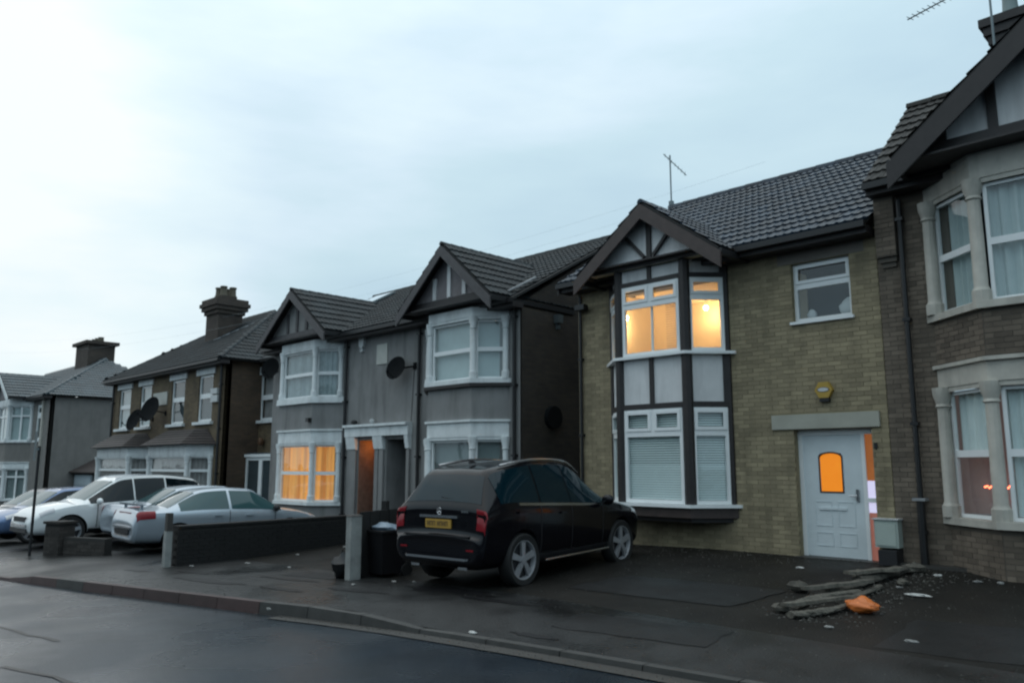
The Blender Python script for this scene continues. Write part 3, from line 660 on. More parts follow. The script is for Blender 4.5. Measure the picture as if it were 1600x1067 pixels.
# lit room behind the upper bay
rm = MB(); rx0, rx1, ry0, ry1, rz0, rz1 = -10.7, -7.0, YW + .26, YW + 3.2, 2.9, 5.38
rm.poly([(rx0, ry1, rz0), (rx1, ry1, rz0), (rx1, ry1, rz1), (rx0, ry1, rz1)]); rm.poly([(rx0, ry0, rz0), (rx0, ry1, rz0), (rx0, ry1, rz1), (rx0, ry0, rz1)]); rm.poly([(rx1, ry0, rz0), (rx1, ry1, rz0), (rx1, ry1, rz1), (rx1, ry0, rz1)])
rm.poly([(rx0, ry0 - .9, rz1 - .0), (rx1, ry0 - .9, rz1), (rx1, ry1, rz1), (rx0, ry1, rz1)][0:4]); rm.poly([(rx0, ry0, rz0), (rx1, ry0, rz0), (rx1, ry1, rz0), (rx0, ry1, rz0)])
rm.build('room', 'cream_wall', h4)
MB().prism(bayoff(-.11), 3.5, 3.598).build('bay_board', 'cream_wall', h4)
def lamp(x, y, z, en):
    l = bpy.data.lights.new('ceiling_bulb', 'POINT'); l.energy = en; l.color = (1, .66, .34); l.shadow_soft_size = .08
    t = thing('ceiling_lamp', '', 'lamp', (x, y, z)); 
    lo = bpy.data.objects.new('bulb_light', l); COL.objects.link(lo); lo.parent = t; lo.location = (0, 0, -.12)
    MB().blob((x, y, z), .06, .06, .06, amp=0, flat=False).build('bulb', 'bulb', t, smooth=60)
    MB().tube((x, y, z + .08), (x, y, 5.36), .008).build('cord', 'alarm_white', t); return t
lamp(-10.50, 13.96, 4.80, 40)['label'] = 'glowing bulb behind the left of the lit upstairs bay window'
lamp(-9.62, 15.8, 5.16, 22)['label'] = 'glowing bulb seen through the narrow right pane of the lit upstairs bay'
# --- bay gable
gcx, gh, gz0_, gz1_ = -8.66, 1.62, 5.36, 6.56
gable_roof(h4, gcx, gh, gz0_, gz1_, 12.05, 14.3, 'tile_wet', 'timber_brown', npart=40, bw=.23)
gslope = (gz1_ - gz0_) / gh
def gpt(x): return gz1_ - .10 - abs(x - gcx) * gslope
MB().ext([(gcx - gh + .15, 12.30, gz0_ + .02), (gcx + gh - .15, 12.30, gz0_ + .02), (gcx, 12.30, gz1_ - .10)], (0, .06, 0)).build('gable_panel', 'panel_white', h4)
MB().box(gcx - 1.38, gcx + 1.38, 12.24, 12.298, 5.37, 5.50).build('timber_rail', 'timber_dark', h4)
MB().box(gcx - .05, gcx + .05, 12.25, 12.298, 5.50, 6.40).build('timber_strip', 'timber_dark', h4)
for sg in (-1, 1): MB().bar((gcx + sg * .10, 12.27, 5.52), (gcx + sg * .52, 12.27, 5.98), .055, .09, up=(0, 1, 0)).build('timber_brace', 'timber_dark', h4)
MB().box(gcx - 1.55, gcx + 1.50, 12.10, YW - .002, 5.425, 5.45).build('gable_soffit', 'timber_dark', h4)
# --- main roof
def main_roof(h, x0, x1, ye, ze, yr, zr, tile, npart, prof=None, w=.3, g=.34, clip=None, verge=True, hipL=0, hipR=0):
    nf = V3(0, -(zr - ze), yr - ye).normalized(); nb_ = V3(0, zr - ze, yr - ye).normalized(); yb = 2 * yr - ye
    Vd = V3(0, yr - ye, zr - ze); L0 = Vd.length; W_ = x1 - x0
    slab('roof_slope', [(x0, ye, ze), (x1, ye, ze), (x1 - hipR, yr, zr), (x0 + hipL, yr, zr)], nf, .06, 'underlay', h)
    slab('roof_slope', [(x1, yb, ze), (x0, yb, ze), (x0 + hipL, yr, zr), (x1 - hipR, yr, zr)], nb_, .06, 'underlay', h)
    ins = lambda u, v: (u > hipL * v / L0) and (u < W_ - hipR * v / L0) and (clip is None or clip(x0 + u, ye + (yr - ye) * v / L0))
    roof_tiles(h, V3(x0, ye, ze) + nf * .008, (1, 0, 0), Vd, ins, W_, L0, tile, w, g, npart, prof, seed=int(abs(x0)), lift=.03 if prof is None else .022)
    for s_, hp, xe in ((1, hipR, x1), (-1, hipL, x0)):
        if hp:
            n_ = V3(s_ * (zr - ze), 0, hp).normalized(); xr = xe - s_ * hp; Lh = math.hypot(hp, zr - ze); D2 = yb - ye
            slab('roof_slope', [(xe, ye, ze), (xe, yb, ze), (xr, yr, zr)], n_, .06, 'underlay', h)
            roof_tiles(h, V3(xe, ye, ze) + n_ * .008, (0, 1, 0), (-s_ * hp, 0, zr - ze), lambda u, v: D2 / 2 * v / Lh < u < D2 - D2 / 2 * v / Lh, D2, Lh, tile, w, g, npart if s_ > 0 else 0, prof, seed=5, lift=.022)
            ridge_caps(h, (xe, ye, ze + .02), (xr, yr, zr + .03), tile, .09)
    ridge_caps(h, (x0 + hipL, yr, zr + .03), (x1 - hipR, yr, zr + .03), tile, .11)
    gutter(h, (x0, ye - .04, ze - .07), (x1, ye - .04, ze - .07))
    MB().box(x0 + .01, x1 - .01, ye + .03, YW - .003, ze - .20, ze - .07).build('soffit', 'timber_dark', h)
dep = (14.3 - 12.05)
def clip4(x, y):   # tiles hidden under the bay gable are left out
    return not (abs(x - gcx) < gh - .1 and (5.45 + (y - 12.62) * .63) < gz1_ - abs(x - gcx) * gslope - .22)
main_roof(h4, -11.3, -4.745, 12.62, 5.46, 17.0, 8.18, 'tile_wet', 300, clip=clip4)
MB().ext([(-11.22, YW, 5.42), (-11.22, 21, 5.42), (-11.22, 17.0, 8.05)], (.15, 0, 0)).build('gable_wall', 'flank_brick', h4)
MB().ext([(-11.30, 12.6, 5.42), (-11.30, 17.0, 8.14), (-11.30, 17.0, 7.94), (-11.30, 12.6, 5.22)], (.04, 0, 0)).build('bargeboard', 'timber_dark', h4)
downpipe(h4, -10.95, YW - .06, .1, 5.2)
# security light at the corner of house 4
fl = MB(); fl.box(-10.95, -10.70, YW - .25, YW - .10, 4.86, 4.97); fl.box(-10.85, -10.80, YW - .12, YW, 4.88, 4.93); top(fl.build('floodlight', 'gutter_black', None, base=(-10.85, YW - .1, 4.9)), 'small black floodlight at the top left corner of the buff brick house', 'floodlight')
# alarm
al = thing('alarm_box', 'yellow hexagonal alarm box above the white front door', 'alarm', (-5.72, YW, 2.83))
hx = [(-5.72 + .15 * math.cos(R(60 * k)), 2.83 + .15 * math.sin(R(60 * k))) for k in range(6)]
MB().ext([(x, YW - .09, z) for x, z in hx][::-1], (0, .09, 0)).build('case', 'alarm_yellow', al)
MB().ext([(-5.72 + .105 * math.cos(R(30 * k)), YW - .094, 2.835 + .042 * math.sin(R(30 * k))) for k in range(12)][::-1], (0, .004, 0)).build('badge_rim', mat('badge_dark', (.05, .03, .03), .5), al)
MB().ext([(-5.72 + .092 * math.cos(R(30 * k)), YW - .098, 2.835 + .033 * math.sin(R(30 * k))) for k in range(12)][::-1], (0, .004, 0)).build('badge', 'alarm_white', al)
MB().box(-5.80, -5.64, YW - .08, YW, 2.64, 2.70).build('strobe', 'gutter_black', al)
# meter box and dark crate beneath
mt = thing('meter_box', 'pale grey meter box on the wall right of the front door', 'meter box', (-4.84, YW, .35))
MB().box(-5.01, -4.66, YW - .18, YW, .37, .78).build('case', 'meter', mt); MB().box(-4.98, -4.69, YW - .195, YW - .182, .40, .73).build('lid', 'meter', mt); MB().box(-5.03, -4.64, YW - .21, YW, .782, .80).build('hood', 'alarm_white', mt)
bk = MB(); bk.box(-4.93, -4.66, YW - .30, YW - .03, .12, .34); top(bk.build('plinth_box', 'plastic_dark', None, base=(-4.8, YW - .15, .12)), 'dark box standing on the ground under the pale meter box', 'box')
db = MB(); db.box(-4.99, -4.94, YW - .03, YW, 1.86, 1.95); top(db.build('doorbell', 'gutter_black', None, base=(-4.96, YW, 1.9)), 'small black doorbell unit on the brick beside the door', 'doorbell')
def aerial(x, y, z0, z1, boom, label, n=10, span=.32):
    t = thing('tv_aerial', label, 'aerial', (x, y, z0)); MB().tube((x, y, z0), (x, y, z1), .02, n=6).build('mast', 'alu', t)
    a, b = Vector(boom[0]), Vector(boom[1]); MB().tube(a, b, .013, n=6).build('boom', 'alu', t)
    e = MB(); d = b - a; s_ = d.cross(V3(0, 0, 1)).normalized()
    for i in range(n): p = a + d * (i + .5) / n; k = span * (.75 + .25 * i / n) / 2; e.tube(p - s_ * k, p + s_ * k, .006, n=4)
    e.build('dipoles', 'alu', t); MB().box(x - .05, x + .05, y - .05, y + .05, z0 - .08, z0 + .12).build('bracket', 'alu', t); return t
aerial(-11.25, 17.0, 8.25, 9.62, ((-11.38, 16.9, 9.66), (-10.93, 17.25, 9.05)), 'thin television aerial on the ridge of the buff brick house', n=7, span=.30)

# ---- stone bay shared by the grey houses and the right-hand house
def stone_bay(h, A, B, C, D, zones, wallm, stone, base=-.6, colr=.075, skip=(), cornice=False, cap_h=.3):
    """zones: (sill z, head z, header top, blind material, fold, sash frame) windows between; wall infill between"""
    frs = [Fr(A, B), Fr(B, C), Fr(C, D)]
    def off(o):
        c = ((A[0] + D[0]) / 2)
        return [(A[0] - o, A[1]), (A[0] - o * .95, A[1] - o * .3), (B[0] - o * .45, B[1] - o), (C[0] + o * .45, C[1] - o), (D[0] + o * .95, D[1] - o * .3), (D[0] + o, D[1])]
    z = base
    for zi, (zs, zh, zt, back, fold, pn_) in enumerate(zones):
        MB().prism(off(.0), z, zs - .10).build('bay_wall', wallm, h)
        MB().prism(off(.09), zs - .10, zs).build('bay_sill', stone, h)
        MB().prism(off(.012), zh, zt).build('bay_header', stone, h)
        if cornice or zi == 0: MB().prism(off(.07), zt + .002, zt + .055).build('cornice', stone, h)
        z = zt + (.055 if (cornice or zi == 0) else .0)
        for (cx, cy), oy in ((A, -.08), (B, .02), (C, .02), (D, -.08)):
            cx_ = cx + (.05 if (cx, cy) == A else -.05 if (cx, cy) == D else 0); cy_ = cy + oy + .03
            r = colr; m = MB(); m.lathe((cx_, cy_, zs), [(r * 1.35, 0), (r * 1.35, .16), (r * 1.15, .18), (r, .22), (r * .92, zh - zs - cap_h), (r * 1.2, zh - zs - cap_h + .02), (r * 1.0, zh - zs - cap_h + .06), (r * 1.45, zh - zs - .10), (r * 1.5, zh - zs)], 10)
            m.build('pilaster', stone, h, smooth=35)
        for fr in frs:
            L = fr.L; a = colr * 1.25
            lab = None
            hb = MB(); hb.fbox(fr, a, L - a, zh - .07, zh, -.02, -.005); hb.build('window_head', stone, h)
            cells = [(0, 1, 0, .5), (0, 1, .5, 1)] if pn_ == 'sash' else pn_
            window(h, fr, a, L - a, zs + .005, zh - .07, cells, bar=.05, d=-.07, thick=.05, back=back, folds=fold, backd=.08, label=lab)
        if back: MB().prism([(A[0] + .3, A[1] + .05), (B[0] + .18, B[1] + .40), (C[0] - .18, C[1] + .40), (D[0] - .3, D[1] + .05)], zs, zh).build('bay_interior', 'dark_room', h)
    return off, z

# ================================================================== HOUSE 5: brown brick house at the right edge
h5 = thing('brown_brick_house', 'dark brown brick house with cream stone bay cut by the right edge', 'house', (-2, YW, .14))
F5 = Fr((-4.74, YW), (2.2, YW)); w5 = MB(); wall_face(w5, F5, 0, F5.L, -.3, 6.0, [(4.74 - 3.85, 4.74 - .45, .87, 2.73)]); wall5 = w5.build('wall', 'brown_mortar', h5)
brick_field(wall5, F5, 0, .84, -.22, 6.0, [], 'brown', 290)
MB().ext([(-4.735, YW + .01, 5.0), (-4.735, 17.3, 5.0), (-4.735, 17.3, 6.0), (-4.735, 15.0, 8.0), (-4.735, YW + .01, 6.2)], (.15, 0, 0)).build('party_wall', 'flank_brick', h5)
A5, B5, C5, D5 = (-3.98, YW), (-3.13, 12.28), (-1.15, 12.28), (-.30, YW)
off5, z5 = stone_bay(h5, A5, B5, C5, D5, [(.86, 2.74, 3.02, None, False, 'sash'), (3.84, 5.60, 5.98, 'blind', True, 'sash')], 'brown_mortar', 'stone_cream', base=.0, colr=.095)
for fr, n_ in ((Fr(A5, B5), 40), (Fr(B5, C5), 0)):
    for v0, v1 in ((.02, .74), (3.10, 3.72)): brick_field(wall5, fr, .01, fr.L - .01, v0, v1, [], 'brown', n_ if v0 > 1 else 0)
# ground floor room: reddish lights low behind the pane; self-glowing back sheet imitates lamplight
rb = MB(); rb.box(-4.2, -.4, 13.05 + .2, 13.4, .9, 2.7); rb.build('net_curtain', 'room_dim', h5)
F5L = Fr(A5, B5); cb = MB(); n = 22
for i in range(n):
    a_, b_ = .14 + i * .038, .14 + (i + 1) * .038; cb.poly([F5L.P(a_, 1.72, -.20 + .02 * math.sin(i * 1.4)), F5L.P(b_, 1.72, -.20 + .02 * math.sin(i * 1.4 + 1.4)), F5L.P(b_, 2.68, -.20 + .02 * math.sin(i * 1.4 + 1.4)), F5L.P(a_, 2.68, -.20 + .02 * math.sin(i * 1.4))])
F5F = Fr(B5, C5)
for i in range(50):
    a_, b_ = .14 + i * .034, .14 + (i + 1) * .034; q0, q1 = -.20 + .02 * math.sin(i * 1.4), -.20 + .02 * math.sin(i * 1.4 + 1.4); cb.poly([F5F.P(a_, .92, q0), F5F.P(b_, .92, q1), F5F.P(b_, 2.68, q1), F5F.P(a_, 2.68, q0)])
cb.build('net_curtain', 'blind_bright', h5)
rl = MB()
for i in range(16): rl.blob((-3.46 + i * .026, 12.92, 1.30 + .012 * math.sin(i * 2.2)), .016, .012, .014, amp=0, flat=False, n=6, m=4)
top(rl.build('light_string', 'red_led', None, base=(-3.1, 12.9, 1.36)), 'short string of glowing red lights inside the ground floor bay of the right house', 'string lights')
# corbelled pier and pipe
pr = MB(); pr.box(-4.70, -4.40, YW - .14, YW - .007, 4.86, 5.9); pr.box(-4.68, -4.42, YW - .09, YW - .007, 4.78, 4.86); pr.box(-4.66, -4.44, YW - .05, YW - .007, 4.70, 4.78)
pr.build('corbel', 'brown_mortar', h5); Fc = Fr((-4.70, YW - .14), (-4.40, YW - .14)); brick_field(wall5, Fc, 0, .30, 4.88, 5.85, [], 'brown', 10)
downpipe(h5, -4.33, YW - .10, .1, 5.75, r=.04); MB().tube((-4.33, YW - .12, .1), (-4.33, YW - .12, 1.08), .06).build('drain_pipe', 'gutter_black', h5); MB().box(-4.42, -4.24, YW - .2, YW - .03, 1.08, 1.12).build('pipe_collar', 'lead', h5)
MB().box(-4.74, -.2, YW - .20, YW - .01, -.2, .16).build('plinth', 'gutter', h5)
def clip5(x, y): return not (x > -3.6 and y < 15.0 and (6.0 + (y - 12.6) * .87) < 6.1 + min(1, (x + 4.0) / 1.95) * 1.5)
main_roof(h5, -4.74, 2.4, 12.62, 6.04, 15.0, 8.10, 'tile_brown', 160, w=.3, g=.30, clip=clip5)
gable_roof(h5, -2.10, 1.94, 6.06, 7.62, 11.85, 14.6, 'tile_brown', 'timber_dark', npart=30, bw=.29)
MB().ext([(-3.9, 12.20, 5.99), (-.3, 12.20, 5.99), (-2.1, 12.20, 7.50)], (0, .06, 0)).build('gable_panel', 'panel_white', h5)
MB().box(-3.95, -.25, 12.12, 12.198, 6.02, 6.22).build('timber_rail', 'timber_dark', h5)
for x_ in (-3.42, -2.76, -2.1, -1.44, -.78): MB().box(x_ - .06, x_ + .06, 12.14, 12.198, 6.22, 6.22 + (1.80 - abs(x_ + 2.1)) * .72).build('timber_strip', 'timber_dark', h5)
MB().box(-4.02, -.18, 11.90, YW - .004, 5.985, 6.015).build('gable_soffit', 'timber_dark', h5)
ch5 = MB(); ch5.box(-3.22, -2.20, 14.6, 15.4, 7.6, 8.95); ch5.build('chimney', 'chimney_brick', h5)
c_ = MB()
for i, e in enumerate((.04, .09, .14)): c_.box(-3.22 - e, -2.2 + e, 14.6 - e, 15.4 + e, 8.60 + i * .15, 8.745 + i * .15)
c_.build('chimney_cap', 'timber_dark', h5)
for i in range(3): MB().lathe((-2.98 + i * .34, 15, 9.05), [(.15, 0), (.12, .3), (.11, .5), (.14, .52), (.14, .58)], 12).build('chimney_pot', 'pot_pale', h5, smooth=40)
aerial(-3.05, 14.0, 7.95, 9.42, ((-4.42, 14.35, 9.46), (-2.9, 13.95, 9.50)), 'tall television aerial beside the chimney at the top right corner', n=16, span=.26)

# ================================================================== HOUSES 3: the grey rendered pair
def grey_house(x0, x1, bayx, label, gx, ghalf, side):
    h = thing('grey_rendered_house', label, 'house', ((x0 + x1) / 2, YW, gs((x0 + x1) / 2) + .13))
    fr = Fr((x0, YW), (x1, YW)); z0 = gs(x0) - .3
    if side == 'L': rec = (-19.25, -18.42)
    else: rec = (-17.95, -17.0)
    hole = (rec[0] - x0, rec[1] - x0, z0, 2.30); mb = MB(); wall_face(mb, fr, 0, fr.L, z0, 5.30, [hole], thick=.9)
    mb.build('wall', 'grey_render', h)
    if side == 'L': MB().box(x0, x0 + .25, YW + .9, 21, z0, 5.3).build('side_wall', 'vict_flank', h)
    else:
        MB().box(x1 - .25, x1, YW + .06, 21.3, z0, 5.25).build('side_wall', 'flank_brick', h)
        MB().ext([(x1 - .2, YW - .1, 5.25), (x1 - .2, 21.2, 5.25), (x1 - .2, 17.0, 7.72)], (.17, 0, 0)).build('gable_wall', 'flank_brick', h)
    A, B, C, D = bayx
    lo = ('curtain_lit', True) if side == 'L' else ('blind_mid', False)
    off, z = stone_bay(h, (A, YW), (B, 12.42), (C, 12.42), (D, YW), [(.56, 2.26, 2.60, lo[0], lo[1], 'sash'), (3.60, 5.08, 5.30, 'net' if side == 'L' else 'blind', side == 'L', 'sash')], 'grey_render', 'stone_white', base=z0, colr=.075)
    MB().prism([(p[0], p[1]) for p in off(.10)], 3.42, 3.495).build('string_course', 'timber_dark' if side == 'R' else 'stone_white', h)
    gable_roof(h, gx, ghalf, 5.44, 6.92, 12.05, 15.2, 'tile_dark', 'barge_grey', npart=100, bw=.20)
    MB().ext([(gx - ghalf + .15, 12.32, 5.42), (gx + ghalf - .15, 12.32, 5.42), (gx, 12.32, 6.80)], (0, .06, 0)).build('gable_panel', 'gable_grey' if side == 'R' else 'grey_render', h)
    for dx in (-.55, 0, .55):
        zt = 6.74 - abs(dx) * 1.48 / ghalf; MB().box(gx + dx - .06, gx + dx + .06, 12.28, 12.318, 5.62, zt - .10).build('timber_strip', 'panel_white' if side == 'R' else 'barge_grey', h)
    MB().box(gx - ghalf + .25, gx + ghalf - .25, 12.26, 12.318, 5.44, 5.60).build('timber_rail', 'timber_dark' if side == 'R' else 'barge_grey', h)
    MB().box(gx - ghalf + .1, gx + ghalf - .1, 12.12, YW - .004, 5.38, 5.42).build('gable_soffit', 'timber_dark', h)
    cl = lambda x, y: not (abs(x - gx) < ghalf - .1 and (5.38 + (y - 12.62) * .55) < 6.92 - abs(x - gx) * 1.48 / ghalf - .2)
    main_roof(h, x0 - (.12 if side == 'L' else 0), x1 + (.12 if side == 'R' else 0), 12.62, 5.40, 17.0, 7.80, 'tile_dark', 150, clip=cl)
    return h
h3a = grey_house(-24.3, -18.20, (-23.45, -22.75, -20.85, -20.15), 'grey rendered house with orange lit curtains in its lower bay window', -21.7, 1.95, 'L')
h3b = grey_house(-18.20, -12.82, (-16.15, -15.45, -13.85, -13.2), 'grey rendered house directly behind the black car, pale blinds in its bays', -14.55, 1.70, 'R')
# shared porch header: one beam per house
def porch(h, x0, x1, cuts):
    mb = MB(); mb.box(x0, x1, YW - .16, YW - .004, 2.40, 2.66); mb.box(x0 - .0, x1 + .0, YW - .24, YW - .004, 2.662, 2.73); mb.build('porch_beam', 'stone_white', h)
    for c in cuts:
        MB().ext([(c[0], YW - .15, 2.398), (c[0], YW - .004, 2.398), (c[0], YW - .004, 2.02), (c[0], YW - .09, 2.05)], (c[1] - c[0], 0, 0)).build('corbel', 'stone_white', h)
    for c in cuts: MB().box(c[0] + .02, c[1] - .02, YW - .07, YW - .004, gs(x0) - .2, 2.03).build('pilaster', 'grey_render', h)
porch(h3a, -19.75, -18.202, [(-19.72, -19.27), (-18.40, -18.205)])
porch(h3b, -18.198, -16.80, [(-18.195, -17.97), (-16.98, -16.82)])
# recesses
def recess(h, x0, x1, wallm, doorm, z0, lbl):
    mb = MB(); mb.box(x0, x1, YW + .88, YW + .92, z0, 2.3); mb.build('porch_back', wallm, h)
    mb = MB(); mb.box(x0 + .003, x0 + .03, YW + .01, YW + .86, z0, 2.295); mb.box(x1 - .03, x1 - .003, YW + .01, YW + .86, z0, 2.295); mb.build('porch_lining', wallm, h)
    d = MB(); d.box(x0 + .08, x1 - .08, YW + .80, YW + .85, z0, 2.08)
    for a, b in ((.12, .9), (1.0, 1.7)): d.box(x0 + .18, x1 - .18, YW + .785, YW + .80, z0 + a, z0 + b)
    o = d.build('door', doorm, h, label=lbl); MB().box(x1 - .2, x1 - .16, YW + .74, YW + .785, z0 + .95, z0 + 1.1).build('handle', 'chrome', o)
recess(h3a, -19.25, -18.42, 'porch_orange', mat('brown_door', (.12, .06, .04), .5), gs(-19) + .13, 'brown door deep in the orange lit porch')
recess(h3b, -17.95, -17.0, 'grey_render', 'door_grey', gs(-17.5) + .13, 'plain grey door in the unlit porch')
pl = thing('porch_lamp', 'orange glowing lamp under the roof of the left porch of the grey pair', 'lamp', (-18.85, YW + .35, 2.24))
pld = bpy.data.lights.new('porch_bulb', 'POINT'); pld.energy = 4.5; pld.color = (1, .42, .12); pld.shadow_soft_size = .06
plo = bpy.data.objects.new('porch_bulb', pld); COL.objects.link(plo); plo.parent = pl; plo.location = (0, 0, -.12)
MB().lathe((-18.85, YW + .35, 2.20), [(.02, .09), (.06, .08), (.06, .04), (.0, .0)][::-1], 10).build('shade', 'orange_glass', pl)
for h, x in ((h3a, -19.90), (h3b, -16.48), (h3b, -12.95)): downpipe(h, x, YW - .07, -.3, 5.25, r=.045)
MB().box(-23.7, -23.1, 14.35, 15.2, 6.39, 6.42)
sk = thing('roof_window', 'bright roof window near the left end of the grey pair roof', 'roof window', (-22.9, 14.9, 6.7))
nf3 = V3(0, -2.4, 4.38).normalized(); vd3 = V3(0, 4.38, 2.4).normalized(); o3 = V3(-23.55, 12.62, 5.40) + vd3 * 3.35 + nf3 * .06
mb = MB(); mb.ext([o3, o3 + V3(1.15, 0, 0), o3 + V3(1.15, 0, 0) + vd3 * 1.1, o3 + vd3 * 1.1], nf3 * .06); mb.build('frame', 'alu', sk)
o3 += nf3 * .062 + V3(.08, 0, 0) + vd3 * .08; mb = MB(); mb.ext([o3, o3 + V3(.99, 0, 0), o3 + V3(.99, 0, 0) + vd3 * .94, o3 + vd3 * .94], nf3 * .008); mb.build('pane', 'skylight', sk)
# lead flashing at the right gable valley
MB().bar((-12.98, 12.75, 5.60), (-12.90, 13.6, 6.06), .10, .03).build('flashing', 'lead', h3b)
top(MB().box(-18.45, -17.95, YW - .03, YW - .002, 4.38, 4.94).build('wall_plaque', 'plaque', None, base=(-18.2, YW, 4.6)), 'blank pale square plaque high on the grey rendered wall', 'plaque')
ab = thing('alarm_box', 'white alarm box under the eaves of the grey rendered pair', 'alarm', (-19.15, YW, 5.0))
MB().ext([(-19.28, YW - .09, 5.20), (-19.02, YW - .09, 5.20), (-19.04, YW - .09, 4.98), (-19.15, YW - .09, 4.90), (-19.26, YW - .09, 4.98)][::-1], (0, .09, 0)).build('case', 'alarm_white', ab)
MB().box(-19.22, -19.08, YW - .08, YW, 4.82, 4.895).build('strobe', 'alarm_white', ab)
def dish(x, y, z, r, aim, label, wallx=None, group=None):
    t = thing('satellite_dish', label, 'satellite dish', (x, y, z), group=group); a = Vector(aim).normalized(); q = a.to_track_quat('Z', 'Y').to_matrix()
    n = 16; mb = MB(); rings = [(0, 0), (.35, .012), (.7, .045), (1, .095)]; k0 = []
    for rr, hh in rings[1:]:
        k0.append(len(mb.v))
        for i in range(n): tt = 2 * math.pi * i / n; mb.v.append(V3(x, y, z) + q @ V3(r * rr * math.cos(tt), r * rr * math.sin(tt) * 1.08, hh * r * 2.2))
    for i in range(n):
        j = (i + 1) % n
        for a_, b_ in zip(k0, k0[1:]): mb.f.append((a_ + i, a_ + j, b_ + j, b_ + i)); mb.t.append(0)
    mb.f.append(tuple(k0[0] + i for i in range(n))); mb.t.append(0)
    mb.build('dish', 'dish', t, smooth=60)
    m2 = MB(); bk_ = V3(x, y, z) + q @ V3(0, 0, -.02); wall = V3(x + .25, YW, z + .02) if wallx is None else Vector(wallx)
    m2.tube(bk_, wall, .022, n=6); m2.box(wall.x - .06, wall.x + .06, min(wall.y, YW) - .03, min(wall.y, YW), wall.z - .09, wall.z + .09); m2.build('bracket', 'dish', t)
    f = V3(x, y, z) + q @ V3(0, -r * .75, r * 1.15); m3 = MB(); m3.tube(V3(x, y, z) + q @ V3(0, -r * .9, .03), f, .012, n=5); m3.blob(f, .04, .04, .05, amp=0, flat=False); m3.build('receiver_arm', 'dish', t); return t
dish(-17.15, 12.72, 4.14, .31, (.25, -.9, .30), 'dark satellite dish in the middle of the grey wall between the two gables', (-16.72, YW, 4.20))
dish(-23.86, 12.66, 4.70, .33, (.5, -.9, .3), 'dark satellite dish on the far left corner of the grey pair', (-24.1, YW, 4.72))
c = MB(); c.tube((-16.75, YW - .012, 4.1), (-16.85, YW - .012, 2.75), .007, n=4); top(c.build('aerial_cable', 'gutter_black', None, base=(-16.8, YW, 3)), 'thin black cable hanging below the dish on the grey wall', 'cable')
for x, z, l in ((-19.33, 2.80, 'left'), (-18.45, 2.80, 'middle')):
    mb = MB(); mb.blob((x, YW - .12, z), .12 if l == 'left' else .07, .08, .07, seed=4, amp=.15); top(mb.build('porch_light', 'gutter_black' if l == 'left' else 'alarm_white', None, smooth=60, base=(x, YW - .1, z)), 'dark rounded light on top of the porch beam, left end' if l == 'left' else 'small pale lamp standing on the white porch beam', 'light')
mb = MB(); mb.box(-21.0, -20.85, 12.30, 12.42, 2.86, 2.98); top(mb.build('security_camera', 'gutter_black', None, base=(-20.9, 12.4, 2.9)), 'small dark box on the grey bay wall above the orange curtains', 'security camera')
d2 = thing('vent_cover', 'dark round cover on the shaded flank wall above the black car', 'vent', (-12.8, 14.0, 2.7))
MB().lathe((0, 0, 0), [(.0, .0), (.20, .02), (.23, .06), (.23, .12)], 16)
mb = MB(); n = 16
pts = [V3(-12.70, 14.05 + .26 * math.cos(2 * math.pi * i / n), 2.72 + .27 * math.sin(2 * math.pi * i / n)) for i in range(n)]; mb.ext(pts, (-.12, 0, 0)); mb.build('cover', 'dish', d2)
mb = MB(); mb.box(-12.82, -12.66, 14.15, 14.32, 5.0, 5.2); mb.box(-12.80, -12.70, 14.20, 14.26, 4.85, 5.0); top(mb.build('floodlight', 'alu', None, base=(-12.8, 14.2, 5)), 'small pale floodlight high on the shaded flank wall', 'floodlight')

